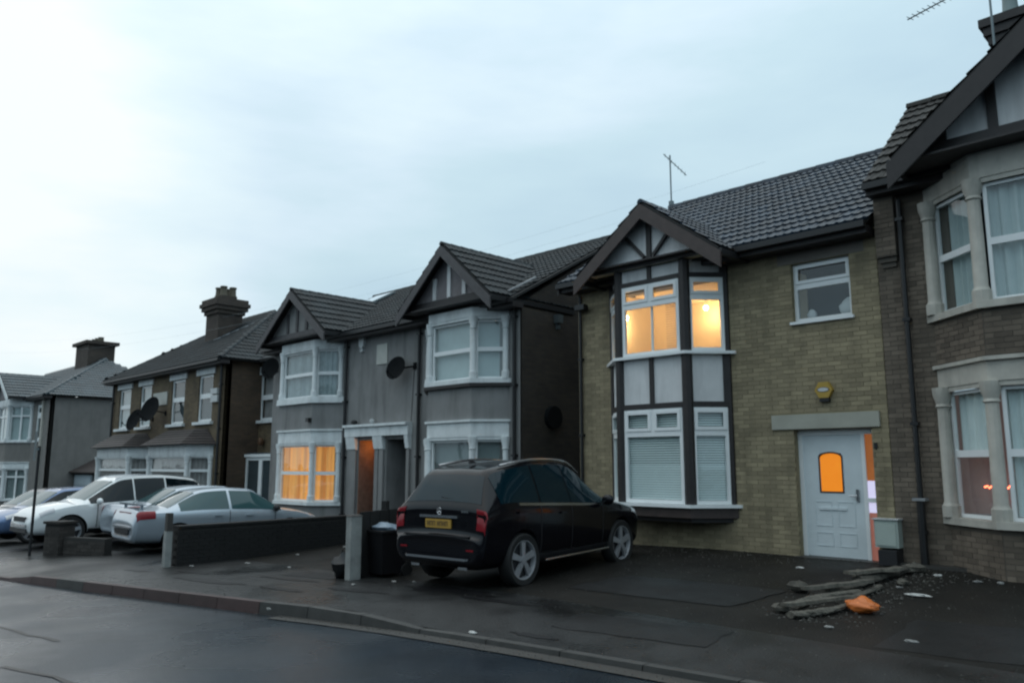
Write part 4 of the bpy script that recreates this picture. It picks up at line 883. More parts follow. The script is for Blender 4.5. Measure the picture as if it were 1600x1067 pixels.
# ================================================================== HOUSES 2: yellow stock brick semi pair
def vict(x0, x1, label, wins, bays, side):
    h = thing('stock_brick_house', label, 'house', ((x0 + x1) / 2, YW, gs((x0 + x1) / 2))); z0 = gs(x0) - .3
    fr = Fr((x0, YW), (x1, YW)); holes = [(a - x0, b - x0, 3.22, 4.98) for a, b, _ in wins]
    mb = MB(); wall_face(mb, fr, 0, fr.L, z0, 5.42, holes)
    mb.build('wall', 'vict_brick', h)
    if side == 'R': MB().box(x1 - .25, x1 - .003, YW + .25, 21.2, z0, 5.42).build('side_wall', 'vict_flank', h)
    else: MB().box(x0 + .003, x0 + .25, YW + .25, 21.2, z0, 5.42).build('side_wall', 'vict_flank', h)
    for a, b, bk in wins:
        window(h, fr, a - x0, b - x0, 3.22, 4.98, [(0, 1, 0, .55), (0, 1, .55, 1)], bar=.09, d=-.06, back=bk, folds=bk == 'net_pink', backd=.05, sill=(.11, .16, .12, 'stone_white'))
        MB().fbox(fr, a - x0 - .17, b - x0 + .17, 4.985, 5.22, -.02, .05).build('lintel', 'stone_white', h)
    for bx0, bx1 in bays:
        A, B, C, D = (bx0, YW), (bx0 + .55, 12.25), (bx1 - .55, 12.25), (bx1, YW)
        off, z = stone_bay(h, A, B, C, D, [(.15, 1.98, 2.30, 'net_pink', True, [(0, 1, 0, .72), (0, 1, .72, 1)])], 'stone_white', 'stone_white', base=z0, colr=.09)
        # hipped dark roof
        e = off(.30); zt, za, k = 2.36, 2.95, .55; tp = [(A[0] + k, YW - .02), (B[0] + .45, 12.75), (C[0] - .45, 12.75), (D[0] - k, YW - .02)]
        lo = [e[1], e[2], e[3], e[4]]; lo[0] = (lo[0][0], YW - .01); lo[3] = (lo[3][0], YW - .01)
        mb = MB()
        for i in range(3):
            p, q, r, s = V3(*lo[i], zt), V3(*lo[i + 1], zt), V3(*tp[i + 1], za), V3(*tp[i], za)
            for j in range(6):   # stepped courses
                a_, b_ = j / 6, (j + 1) / 6; P0, Q0, R0, S0 = p.lerp(s, a_), q.lerp(r, a_), q.lerp(r, b_), p.lerp(s, b_)
                mb.poly([P0 + V3(0, 0, .03), Q0 + V3(0, 0, .03), R0, S0], .1 + j * .13); mb.poly([P0, Q0, Q0 + V3(0, 0, .03), P0 + V3(0, 0, .03)], .1)
        mb.poly([V3(*t, za) for t in tp]); mb.poly([V3(*t, zt) for t in lo][::-1]); mb.build('bay_roof', 'porch_tile', h)
    return h
mid = -33.9
h2a = vict(-39.25, mid - .002, 'stock brick house, left one of the pair beneath the pale hip-roof chimney', [(-38.5, -37.1, 'net'), (-36.0, -34.75, 'net')], [(-39.1, -34.35)], 'L')
h2a['label'] = 'left half of the yellowish brick pair, two tall pale windows upstairs'
h2b = vict(mid + .002, -27.9, 'right half of the yellowish brick pair, with the tall chimney above', [(-32.65, -31.35, 'dark_room'), (-30.1, -28.85, 'dark_room')], [(-33.2, -28.55)], 'R')
main_roof(h2a, -39.6, mid, 12.6, 5.44, 17.0, 8.3, 'tile_dark', 0, hipL=4.4, g=.3)
main_roof(h2b, mid, -27.55, 12.6, 5.44, 17.0, 8.3, 'tile_dark', 120, hipR=4.4, g=.3)
c2 = MB(); c2.box(-34.15, -32.95, 14.9, 16.0, 6.6, 8.35); c2.build('chimney', 'chimney_brick', h2b)
c_ = MB()
for i, e in enumerate((.08, .17, .24, .17)): c_.box(-34.15 - e, -32.95 + e, 14.9 - e, 16.0 + e, 8.10 + i * .17, 8.26 + i * .17)
c_.box(-33.95, -33.15, 15.1, 15.8, 8.78, 8.95); c_.build('chimney_cap', 'chimney_brick', h2b)
for i in range(2):
    for j in range(2): MB().lathe((-33.8 + i * .48, 15.25 + j * .42, 8.95), [(.18, 0), (.14, .1), (.13, .34), (.16, .37), (.16, .42)], 10).build('chimney_pot', 'pot', h2b, smooth=40)
MB().bar((-32.9, 14.75, 6.86), (-31.6, 15.9, 7.6), .10, .05).build('flashing', 'lead', h2b)
downpipe(h2b, -28.05, YW - .08, -.8, 5.3, r=.05); downpipe(h2a, -39.1, YW - .08, -.9, 5.3, r=.05); downpipe(h2a, -34.1, YW - .08, -.9, 2.3, r=.05)
top(MB().box(-34.45, -33.0, YW - .04, YW - .002, 4.05, 4.58).build('wall_plaque', 'plaque', None, base=(-33.7, YW, 4.3)), 'pale rectangular plaque between the upstairs windows of the brick pair', 'plaque')
mb = MB(); mb.box(-28.75, -28.2, YW - .12, YW - .002, 3.9, 4.15); mb.box(-28.8, -28.25, YW - .12, YW - .002, 4.2, 4.4); top(mb.build('alarm_box', 'alarm_white', None, base=(-28.5, YW, 4)), 'pale boxes at the upper right corner of the brick pair', 'alarm')
dish(-33.3, 12.5, 3.82, .50, (.3, -.9, .3), 'larger of two dark dishes over the dark bay roofs, the upper one', (-33.1, YW, 3.7))
dish(-34.7, 12.4, 3.45, .44, (.2, -.8, .3), 'lower left dark dish above the dark bay roofs of the brick pair', (-34.4, YW, 3.5))
# side wing of the brick pair
wg = MB(); Fw = Fr((-28.4, 14.4), (-25.2, 14.4)); hw = [(.45, 1.65, 3.25, 4.95)]
wall_face(wg, Fw, 0, Fw.L, -.9, 5.5, hw); wg.build('wing_wall', 'vict_brick', h2b)
window(h2b, Fw, .45, 1.65, 3.25, 4.95, [(0, 1, 0, .5), (0, 1, .5, 1)], bar=.09, d=-.06, back='net_pink', folds=True, sill=(.11, .2, .12, 'stone_white'))
MB().fbox(Fw, .2, 1.9, 4.955, 5.25, -.02, .05).build('lintel', 'stone_white', h2b)
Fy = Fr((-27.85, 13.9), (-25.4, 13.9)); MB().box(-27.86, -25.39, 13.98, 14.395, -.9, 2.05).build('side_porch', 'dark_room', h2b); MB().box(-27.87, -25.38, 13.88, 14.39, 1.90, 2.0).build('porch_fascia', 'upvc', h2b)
window(h2b, Fy, 0, 2.44, -.9, 1.9, [(0, .45, 0, 1), (.45, 1, 0, 1)], bar=.12, d=-.04, back='dark_room', backd=.01, name='patio_door')
slab('wing_roof', [(-28.5, 14.2, 5.52), (-25.0, 14.2, 5.52), (-25.0, 16.4, 6.6), (-28.5, 16.4, 6.6)], V3(0, -.44, .9), .06, 'tile_dark', h2b)
gutter(h2b, (-28.3, 14.15, 5.45), (-25.1, 14.15, 5.45)); MB().bar((-28.35, 14.2, 5.62), (-28.35, 15.6, 6.3), .14, .05).build('flashing', 'lead', h2b)
mb = MB(); mb.blob((-27.4, 14.25, 2.45), .12, .1, .15, amp=.1); top(mb.build('wall_light', mat('rusty_light', (.12, .06, .03), .6), None, base=(-27.4, 14.3, 2.4)), 'small brown wall light above the patio door of the brick house wing', 'light')

# ================================================================== HOUSE 1: far left rendered house
h1 = thing('rendered_house', 'tan rendered house at the far left with wet slate hip roof', 'house', (-54, YW, -.9)); 
F1 = Fr((-62, YW), (-49.2, YW)); hl = [(62 - 51.6, 62 - 50.35, 3.0, 5.0)]
mb = MB(); wall_face(mb, F1, 0, F1.L, -1.4, 5.4, hl); mb.box(-49.45, -49.203, YW + .25, 21.3, -1.4, 5.4); mb.build('wall', 'tan_render', h1)
window(h1, F1, *hl[0], [(0, 1, 0, .7), (0, 1, .7, 1)], bar=.16, d=-.04, back='blind_mid', sill=(.1, .12, .1, 'stone_white'))
MB().box(-50.35, -50.1, YW - .10, YW - .002, -1.2, 5.3).build('pilaster', 'stone_cream', h1)
A1 = [(-56.6, YW), (-55.9, 12.0), (-53.4, 12.0), (-52.3, YW)]
stone_bay(h1, *A1, [(-.3, 1.45, 1.75, 'blind_mid', False, [(0, .5, 0, .75), (.5, 1, 0, .75), (0, .5, .75, 1), (.5, 1, .75, 1)]), (3.0, 5.05, 5.40, 'blind', False, [(0, .5, 0, .72), (.5, 1, 0, .72), (0, .5, .72, 1), (.5, 1, .72, 1)])], 'tan_render', 'stone_white', base=-1.4, colr=.11)
main_roof(h1, -66, -48.9, 12.6, 5.45, 17.0, 8.2, 'slate', 0, hipR=4.4, g=.3)
gable_roof(h1, -54.9, 2.35, 5.5, 7.0, 11.7, 15.2, 'slate', 'stone_white', bw=.25)
MB().ext([(-57, 12.0, 5.45), (-52.8, 12.0, 5.45), (-54.9, 12.0, 6.85)], (0, .06, 0)).build('gable_panel', 'gable_grey', h1)
c1 = MB(); c1.box(-56.6, -54.2, 16.2, 17.8, 7.4, 9.2); c1.build('chimney', 'chimney_brick', h1)
c1 = MB(); c1.box(-56.8, -54.0, 16.0, 18.0, 9.2, 9.4); c1.build('chimney_cap', 'chimney_brick', h1)
for i in range(4): MB().lathe((-56.3 + i * .6, 17, 9.4), [(.2, 0), (.17, .28), (.2, .30)], 8).build('chimney_pot', 'pot', h1)
# garage block between
g1 = thing('garage', 'low lean-to garage with dark roof and white door, left background', 'garage', (-46, 15, -1))
MB().box(-49.19, -40.5, 14.6, 19, -1.3, 1.3).build('wall', mat('garage_render', (.06, .055, .05), .9, var=.3), g1)
slab('roof', [(-49.19, 14.2, 1.25), (-40.2, 14.2, 1.25), (-40.2, 15.6, 2.0), (-49.19, 15.6, 2.0)], V3(0, -.47, .88), .08, 'porch_tile', g1)
MB().box(-49.1, -46.2, 14.50, 14.597, -1.2, 1.1).build('garage_door', 'garage_white', g1)
for i in range(4): MB().box(-49.0, -46.3, 14.47, 14.497, -1.1 + i * .55, -.63 + i * .55).build('door_panel', 'garage_white', g1)

# ================================================================== cars
def catm(P, t):
    n = len(P) - 1; i = min(int(t), n - 1); f = t - i; p1, p2 = P[i], P[i + 1]; p0 = P[max(i - 1, 0)]; p3 = P[min(i + 2, n)]
    out = []
    for a, b, c, d in zip(p0, p1, p2, p3):
        q = .5 * (2 * b + (c - a) * f + (2 * a - 5 * b + 4 * c - d) * f * f + (3 * b - a - 3 * c + d) * f ** 3)
        out.append(q * .75 + .25 * (b + (c - b) * f))
    return out
class CarShape:
    def __init__(s, st): s.st = st; s.n = len(st) - 1
    def section(s, k):
        x, zb, zbelt, zt, wl, wb, wt = catm(s.st, k)
        cr = .045; zm = zb + (zbelt - zb) * .62
        tilt = min(1, max(0, (zt - zbelt - .12) / .3))
        return x, [(0, zb), (wl * .82, zb), (wl, zb + (zbelt - zb) * .22), (wb + .012, zm), (wb, zbelt), (wt + (1 - tilt) * .05, zt - cr), (wt * .62, zt - .012), (0, zt)]
    def pt(s, k, t, side=1):
        x, P = s.section(k); y, z = catm(P, t); return V3(x, max(y, 0) * side, z)
    def nrm(s, k, t, side=1):
        e = .02; a = s.pt(min(k + e, s.n), t) - s.pt(max(k - e, 0), t); b = s.pt(k, min(t + e, 7)) - s.pt(k, max(t - e, 0))
        n = a.cross(b); n.normalize(); n = -n if n.dot(V3(0, s.pt(k, t).y, s.pt(k, t).z - .7)) < 0 else n
        return V3(n.x, n.y * side, n.z)
def car(name, label, st, paint, loc, ang, wheels, wr, glass, sides, ws, rw, lights, length, tilt=0):
    """local frame: x from rear to front, y left, origin under the middle of the rear bumper"""
    root = thing(name, label, 'car', loc, rz=ang, local=True); root.rotation_euler = (0, tilt, ang)
    cs = CarShape(st); NK = 6; NT = 3; ks = [i / NK for i in range(cs.n * NK + 1)]; ts = [i / NT for i in range(7 * NT + 1)]
    bm = bmesh.new(); rings = []
    for k in ks:
        ring = [bm.verts.new(cs.pt(k, t, 1)) for t in ts] + [bm.verts.new(cs.pt(k, t, -1)) for t in ts[-2:0:-1]]
        rings.append(ring)
    n = len(rings[0])
    for a, b in zip(rings, rings[1:]):
        for i in range(n): bm.faces.new((a[i], a[(i + 1) % n], b[(i + 1) % n], b[i]))
    bm.faces.new(rings[0][::-1]); bm.faces.new(rings[-1]); bmesh.ops.recalc_face_normals(bm, faces=bm.faces)
    me = bpy.data.meshes.new('body'); bm.to_mesh(me); bm.free(); me.materials.append(M[paint])
    body = bpy.data.objects.new('body', me); COL.objects.link(body)
    cm = MB(); hwid = max(q[5] for q in st)
    for wx in wheels:
        for sd_ in (-1, 1):
            cm2 = MB(); cm2.tube((wx, sd_ * (hwid - .27), wr), (wx, sd_ * (hwid + .2), wr), wr * 1.14, n=28); b0 = len(cm.v); cm.v += cm2.v; cm.f += [tuple(b0 + i for i in f) for f in cm2.f]; cm.t += cm2.t
    cme = cm.mesh('cut', M['plastic_dark']); cu = bpy.data.objects.new('cut', cme); COL.objects.link(cu)
    md = body.modifiers.new('b', 'BOOLEAN'); md.operation = 'DIFFERENCE'; md.object = cu; md.solver = 'EXACT'
    try: md.material_mode = 'TRANSFER'
    except Exception: pass
    ev = body.evaluated_get(bpy.context.evaluated_depsgraph_get()); nm = bpy.data.meshes.new_from_object(ev)
    body.modifiers.clear(); body.data = nm; nm.name = 'body'; bpy.data.objects.remove(cu)
    nm.polygons.foreach_set('use_smooth', [True] * len(nm.polygons)); nm.set_sharp_from_angle(angle=R(38)); body.parent = root
    def patchp(nm_, k0, k1, t0, t1, side, m, off=.006, parent=root, nk=8, ntt=5, shape=None, both=False, lbl=None):
        mb = MB(); g = []
        for i in range(nk + 1):
            row = []
            for j in range(ntt + 1):
                k = k0 + (k1 - k0) * i / nk; t = t0 + (t1 - t0) * j / ntt
                if shape: k, t = shape(i / nk, j / ntt)
                row.append((cs.pt(k, t, side), cs.nrm(k, t, side)))
            g.append(row)
        def add(G_):
            b = len(mb.v)
            for row in G_:
                for p, n_ in row: mb.v.append(p + n_ * off)
            w_ = len(G_[0])
            for i in range(len(G_) - 1):
                for j in range(w_ - 1):
                    f = (b + i * w_ + j, b + (i + 1) * w_ + j, b + (i + 1) * w_ + j + 1, b + i * w_ + j + 1); mb.f.append(f); mb.t.append(0)
            per = [(i, 0) for i in range(len(G_))] + [(len(G_) - 1, j) for j in range(1, w_)] + [(i, w_ - 1) for i in range(len(G_) - 2, -1, -1)] + [(0, j) for j in range(w_ - 2, 0, -1)]
            for (i, j), (i2, j2) in zip(per, per[1:] + per[:1]):
                p, n_ = G_[i][j]; q, n2 = G_[i2][j2]; mb.poly([p + n_ * off, q + n2 * off, q - n2 * .02, p - n_ * .02])
        if both:    # mirror rows into one surface across the centre line
            full = []
            for row in g:
                m_ = [(V3(p.x, -p.y, p.z), V3(n_.x, -n_.y, n_.z)) for p, n_ in row][::-1]
                full.append(row + m_[1:])
            g = full
        add(g); return mb.build(nm_, m, parent, smooth=60, label=lbl)
    for k0, k1 in sides:
        for sd_ in (-1, 1): patchp('side_window', k0, k1, 4.08, 4.93, sd_, glass)
    patchp('windscreen', ws[0], ws[1], 5.12, 7, 1, 'car_glass_light' if paint != 'black_paint' else glass, both=True)
    patchp('rear_window', rw[0], rw[1], 5.10, 7, 1, glass, both=True)
    for (nm_, k0, k1, t0, t1, m, lb) in lights:
        for sd_ in (-1, 1): patchp(nm_, k0, k1, t0, t1, sd_, m, off=.012, nk=5, ntt=5, lbl=lb)
    # shut lines between the doors, and a dark sill under them
    for sd_ in (-1, 1):
        for (ka, kb_), (kc, kd) in zip(sides, sides[1:]):
            patchp('door_seam', kb_ + .01, kb_ + .035, 1.95, 4.02, sd_, 'plastic_dark', off=.0035, nk=1, ntt=10)
        patchp('door_seam', sides[-1][1] - .22, sides[-1][1] - .20, 1.95, 4.0, sd_, 'plastic_dark', off=.0035, nk=1, ntt=10)
        patchp('sill', sides[0][0] + 1.0, sides[-1][1] + .02, 1.15, 1.85, sd_, 'plastic_dark', off=.008, nk=12, ntt=3)
    # wheels
    proto = None
    for wx in wheels:
        for sd_ in (-1, 1):
            w = bpy.data.objects.new('wheel', None); COL.objects.link(w); w.parent = root; w.location = (wx, sd_ * (hwid - .11), wr); w.rotation_euler = (0, 0, 0 if sd_ < 0 else math.pi)
            if proto is None:
                ty = MB(); ty.lathe((0, 0, 0), [(wr * .74, -.10), (wr * .93, -.11), (wr, -.085), (wr, .085), (wr * .93, .11), (wr * .74, .10), (wr * .70, .0)], 28, 'y', False); tm = ty.mesh('tyre', M['tyre'], smooth=50)
                ri = MB(); R0 = wr * .73
                ri.lathe((0, 0, 0), [(R0 * .90, -.03), (R0 * .97, -.098), (R0 * 1.03, -.10), (R0 * 1.02, .08)], 28, 'y', False)
                for a in range(5):
                    th = 2 * math.pi * a / 5 + .3; cth, sth = math.cos(th), math.sin(th); px, pz = -sth, cth
                    w0, w1 = R0 * .12, R0 * .17; r0, r1 = R0 * .12, R0 * .95
                    ri.hexa([V3(cth * r0 - px * w0, -.095, sth * r0 - pz * w0), V3(cth * r1 - px * w1, -.088, sth * r1 - pz * w1), V3(cth * r1 + px * w1, -.088, sth * r1 + pz * w1), V3(cth * r0 + px * w0, -.095, sth * r0 + pz * w0),
                             V3(cth * r0 - px * w0, -.05, sth * r0 - pz * w0), V3(cth * r1 - px * w1, -.05, sth * r1 - pz * w1), V3(cth * r1 + px * w1, -.05, sth * r1 + pz * w1), V3(cth * r0 + px * w0, -.05, sth * r0 + pz * w0)])
                ri.lathe((0, 0, 0), [(R0 * .0, -.102), (R0 * .2, -.10), (R0 * .2, -.04)], 14, 'y', False); rm_ = ri.mesh('rim', M['alloy'], smooth=35)
                hu = MB(); hu.lathe((0, 0, 0), [(0, -.035), (R0 * .98, -.035), (R0 * .98, .04)], 20, 'y', False); hm = hu.mesh('brake_disc', M['plastic_dark']); proto = (tm, rm_, hm)
            for nmx, mx_ in zip(('tyre', 'rim', 'brake_disc'), proto): o = bpy.data.objects.new(nmx, mx_); COL.objects.link(o); o.parent = w
    # mirrors
    km = ws[0] if ws[0] < ws[1] else ws[1]
    for sd_ in (-1, 1):
        p = cs.pt(ws[1] - .25 if len(st) else 0, 4.05, sd_); mb = MB(); mb.blob(p + V3(-.05, sd_ * .13, .06), .075, .12, .085, amp=0, flat=False); mb.bar(p + V3(-.05, -sd_ * .02, .0), p + V3(-.05, sd_ * .1, .04), .05, .04); mb.build('wing_mirror', paint if paint != 'silver_paint' else 'plastic_dark', root, smooth=50)
    return root, cs, patchp
def scl(st, a, b, c): return [(q[0] * a, q[1] * c, q[2] * c, q[3] * c, q[4] * b, q[5] * b, q[6] * b) for q in st]
SUV = [(-.03, .46, .60, .70, .62, .66, .58), (-.04, .40, .64, .75, .80, .84, .72), (.02, .34, .72, .80, .88, .92, .82), (.055, .32, .98, 1.03, .90, .945, .84), (.09, .31, 1.06, 1.17, .91, .95, .80), (.42, .30, 1.14, 1.60, .92, .95, .66), (.72, .30, 1.14, 1.69, .93, .955, .67),
       (1.5, .27, 1.10, 1.765, .93, .96, .69), (2.30, .27, 1.06, 1.745, .93, .96, .67), (2.72, .28, 1.04, 1.65, .93, .96, .65), (3.55, .29, 1.03, 1.13, .93, .955, .70), (3.9, .29, .99, 1.08, .92, .955, .72), (4.4, .29, .88, .98, .90, .92, .68), (4.66, .31, .72, .84, .80, .82, .58), (4.76, .38, .58, .68, .60, .64, .48)]
suv_lights = [('tail_light', 2.35, 3.9, 3.75, 5.35, 'red_lens', None), ('headlight', 11.7, 12.6, 3.7, 4.5, 'clear_lens', None)]
z_ = lambda x, y: G(x, y)
ANG_S = R(96)
root, cs, pp = car('black_suv', 'black estate-like off-road car parked nose-in before the timbered house', SUV, 'black_paint', (-9.05, 7.50, G(-8.8, 8.2) - .025), ANG_S, (.95, 3.87), .375, 'suv_glass',
    [(5.0, 6.86), (6.92, 7.94), (8.0, 9.82)], (9.08, 9.92), (4.12, 4.92), suv_lights, 4.78, tilt=R(-1.2))
def mk(nm_, fn, m, **k): b = MB(); fn(b); return b.build(nm_, m, root, **k)
root.scale = (.91, .93, 1.015)
for c_w in root.children:
    if c_w.name.startswith('wheel'): c_w.scale = (1 / .91, 1 / .93, 1 / 1.015)
mk('number_plate', lambda b: b.box(.012, .035, -.27, .27, .845, .965), 'plate_yellow')
chs = MB()
yy = -.205
for wv in (.05, .045, .05, .04, .0, .05, .05, .045):
    if wv:
        cgap = .028
        chs.box(.008, .0115, yy, yy + .012, .872, .94); chs.box(.008, .0115, yy + wv - .012, yy + wv, .872, .94); chs.box(.008, .0115, yy + .012, yy + wv - .012, .928 if wv > .045 else .90, .94 if wv > .045 else .912)
    yy += wv + .012 if wv else .03
chs.build('plate_characters', mat('plate_ink', (.09, .06, .03), .5), root)
mk('chrome_strip', lambda b: b.box(.015, .06, -.40, .40, .985, 1.02), 'chrome')
mk('rear_wiper', lambda b: b.bar((.15, .04, 1.26), (.14, -.36, 1.215), .02, .02), 'plastic_dark')
emb = MB()
for i in range(16):
    a, b = 2 * math.pi * i / 16, 2 * math.pi * (i + 1) / 16; emb.tube((.045, .045 * math.cos(a), 1.075 + .045 * math.sin(a)), (.045, .045 * math.cos(b), 1.075 + .045 * math.sin(b)), .005, n=5)
for i in range(3):
    a = R(90 + 120 * i); emb.tube((.045, 0, 1.075), (.045, .045 * math.cos(a), 1.075 + .045 * math.sin(a)), .007, .003, n=5)
emb.build('rear_emblem', 'chrome', root)
mk('model_badge', lambda b: [b.box(.045, .062, -.50 - i * .05, -.465 - i * .05, 1.065, 1.095) for i in range(3)], 'chrome')
mk('bumper_strip', lambda b: [b.box(-.058, .0, -.62, .62, .43, .46), b.bar((-.035, -.62, .445), (.05, -.86, .48), .03, .03), b.bar((-.035, .62, .445), (.05, .86, .48), .03, .03)], 'chrome')
mk('bumper_step', lambda b: b.box(-.05, .02, -.68, .68, .742, .757), 'plastic_dark')
for sd_ in (-1, 1):
    mk('roof_rail', lambda b: [b.tube(cs.pt(k / 4, 5.0, sd_) + V3(0, -sd_ * .01, .05), cs.pt((k + 1) / 4, 5.0, sd_) + V3(0, -sd_ * .01, .05), .019, n=6) for k in range(24, 37)], 'chrome')
    mk('running_board', lambda b: b.tube((1.45, sd_ * .985, .33), (3.35, sd_ * .985, .34), .022, n=8), 'chrome')
    mk('reflector', lambda b: b.box(-.045, .02, sd_ * .70 - .07, sd_ * .70 + .07, .56, .585), 'red_lens')
    mk('exhaust', lambda b: b.lathe((0, 0, 0), [(.0, 0)], 3) if False else b.box(.02, .2, sd_ * .50 - .09, sd_ * .50 + .09, .30, .36), 'chrome')
    pp('window_trim', 6.2, 9.6, 4.0, 4.07, sd_, 'chrome', off=.010, nk=16, ntt=1)
    for k in (6.1, 7.5): p = cs.pt(k, 3.72, sd_); mk('door_handle', lambda b: b.box(p.x, p.x + .19, p.y - .02 + sd_ * .015, p.y + .02 + sd_ * .015, p.z - .012, p.z + .018), 'black_paint')
mk('spoiler', lambda b: b.hexa([(.44, -.54, 1.585), (.44, .54, 1.585), (.72, .56, 1.665), (.72, -.56, 1.665), (.45, -.54, 1.603), (.45, .54, 1.603), (.76, .56, 1.692), (.76, -.56, 1.692)]), 'black_paint')
mk('shark_fin', lambda b: b.hexa([(.75, -.02, 1.72), (.75, .02, 1.72), (.92, .02, 1.73), (.92, -.02, 1.73), (.76, -.008, 1.78), (.76, .008, 1.78), (.84, .008, 1.77), (.84, -.008, 1.77)]), 'plastic_dark')
# silver saloon next
SALOON = [(0.02, .42, .55, .62, .56, .60, .46), (0.0, .34, .62, .74, .74, .78, .60), (.06, .28, .82, .93, .82, .85, .66), (.14, .26, .90, 1.02, .83, .865, .68), (.70, .24, .92, 1.03, .85, .875, .66), (1.45, .23, .93, 1.38, .86, .88, .54), (2.0, .22, .925, 1.445, .86, .88, .56),
          (2.55, .22, .91, 1.43, .86, .88, .56), (2.85, .22, .90, 1.38, .86, .88, .56), (3.55, .23, .87, .94, .86, .875, .66), (3.95, .23, .82, .89, .85, .865, .66), (4.35, .25, .70, .80, .80, .83, .60), (4.6, .28, .58, .68, .68, .70, .50), (4.66, .36, .48, .56, .5, .54, .4)]
sal_l = [('tail_light', 2.0, 3.6, 3.5, 4.6, 'red_lens', None), ('headlight', 10.6, 11.6, 3.7, 4.6, 'clear_lens', None)]
root, cs, pp = car('silver_saloon', 'silver saloon with a boot spoiler and red tail lamp behind the low dark wall', SALOON, 'silver_paint', (-19.55, 6.85, G(-19.5, 8.2)), R(87), (.98, 3.70), .325, 'car_glass_light',
    [(4.4, 6.25), (6.36, 8.85)], (8.08, 8.92), (4.08, 4.92), sal_l, 4.66)
mk('boot_spoiler', lambda b: [b.hexa([(.12, -.66, 1.085), (.12, .66, 1.085), (.32, .64, 1.085), (.32, -.64, 1.085), (.10, -.66, 1.125), (.10, .66, 1.125), (.32, .64, 1.10), (.32, -.64, 1.10)]), b.box(.2, .26, -.6, -.56, 1.0, 1.09), b.box(.2, .26, .56, .6, 1.0, 1.09)], 'silver_paint')
mk('bumper_strip', lambda b: [b.box(-.02, .03, -.62, .62, .585, .62), b.box(-.02, .03, -.55, .55, .40, .43)], 'chrome'); mk('lower_grille', lambda b: b.box(-.014, .03, -.5, .5, .44, .56), 'plastic_dark')
mk('boot_strip', lambda b: b.box(.05, .09, -.42, .42, .90, .93), 'red_lens')
for sd_ in (-1, 1):
    for k in (5.6, 7.0): p = cs.pt(k, 3.62, sd_); mk('door_handle', lambda b: b.box(p.x, p.x + .18, p.y - .015 + sd_ * .015, p.y + .015 + sd_ * .015, p.z - .01, p.z + .016), 'silver_paint')
root, cs, pp = car('silver_saloon', 'pale silver saloon, mostly hidden between the white off-road car and the spoilered saloon', SALOON, 'silver_paint', (-21.8, 7.35, G(-21.7, 9.5)), R(89), (.98, 3.70), .325, 'car_glass_light',
    [(4.4, 6.25), (6.36, 8.85)], (8.08, 8.92), (4.08, 4.92), sal_l, 4.66)
# white off-road car, nose towards the road
root, cs, pp = car('white_suv', 'white off-road car parked nose-out, dark side windows, left of the silver saloons', SUV, 'white_paint', (-23.95, 10.55, G(-24, 9.5)), R(-87), (.95, 3.87), .375, 'car_glass',
    [(5.0, 6.86), (6.92, 7.94), (8.0, 9.82)], (9.08, 9.92), (4.12, 4.92), suv_lights, 4.78)
mk('grille', lambda b: b.box(4.70, 4.775, -.42, .42, .62, .74), 'plastic_dark'); mk('lower_grille', lambda b: b.box(4.68, 4.79, -.6, .6, .36, .46), 'plastic_dark')
mk('bumper_strip', lambda b: b.box(4.70, 4.80, -.55, .55, .50, .56), 'chrome')
for sd_ in (-1, 1): mk('roof_rail', lambda b: [b.tube(cs.pt(k / 4, 5.0, sd_) + V3(0, -sd_ * .01, .05), cs.pt((k + 1) / 4, 5.0, sd_) + V3(0, -sd_ * .01, .05), .014, n=6) for k in range(23, 36)], 'chrome')
HATCH = [(0.03, .42, .58, .66, .56, .60, .46), (0.0, .34, .66, .80, .74, .80, .62), (.08, .28, .86, 1.0, .82, .85, .62), (.40, .26, .93, 1.36, .84, .865, .54), (.75, .24, .92, 1.46, .85, .87, .56), (1.6, .23, .92, 1.49, .86, .88, .57), (2.2, .22, .90, 1.46, .86, .88, .57),
         (2.5, .22, .89, 1.40, .86, .88, .56), (3.25, .23, .86, .96, .86, .875, .66), (3.6, .25, .80, .90, .84, .86, .64), (4.0, .27, .66, .78, .78, .80, .56), (4.15, .34, .52, .62, .6, .62, .45)]
hat_l = [('tail_light', 1.6, 2.8, 3.4, 4.4, 'red_lens', None), ('headlight', 8.6, 9.8, 3.7, 4.6, 'clear_lens', None)]
car('blue_hatchback', 'pale blue hatchback nose-out at the left edge of the picture', HATCH, 'blue_paint', (-27.0, 9.8, G(-27, 9)), R(-84), (.75, 3.3), .31, 'car_glass', [(3.1, 4.1), (4.2, 5.3), (5.4, 7.85)], (7.08, 7.92), (2.12, 2.92), hat_l, 4.15)
car('dark_hatchback', 'dark blue hatchback beyond the pale blue one, far left', HATCH, 'dark_paint', (-30.8, 10.3, G(-31, 9)), R(-80), (.75, 3.3), .31, 'car_glass', [(3.1, 4.1), (4.2, 5.3), (5.4, 7.85)], (7.08, 7.92), (2.12, 2.92), hat_l, 4.15)

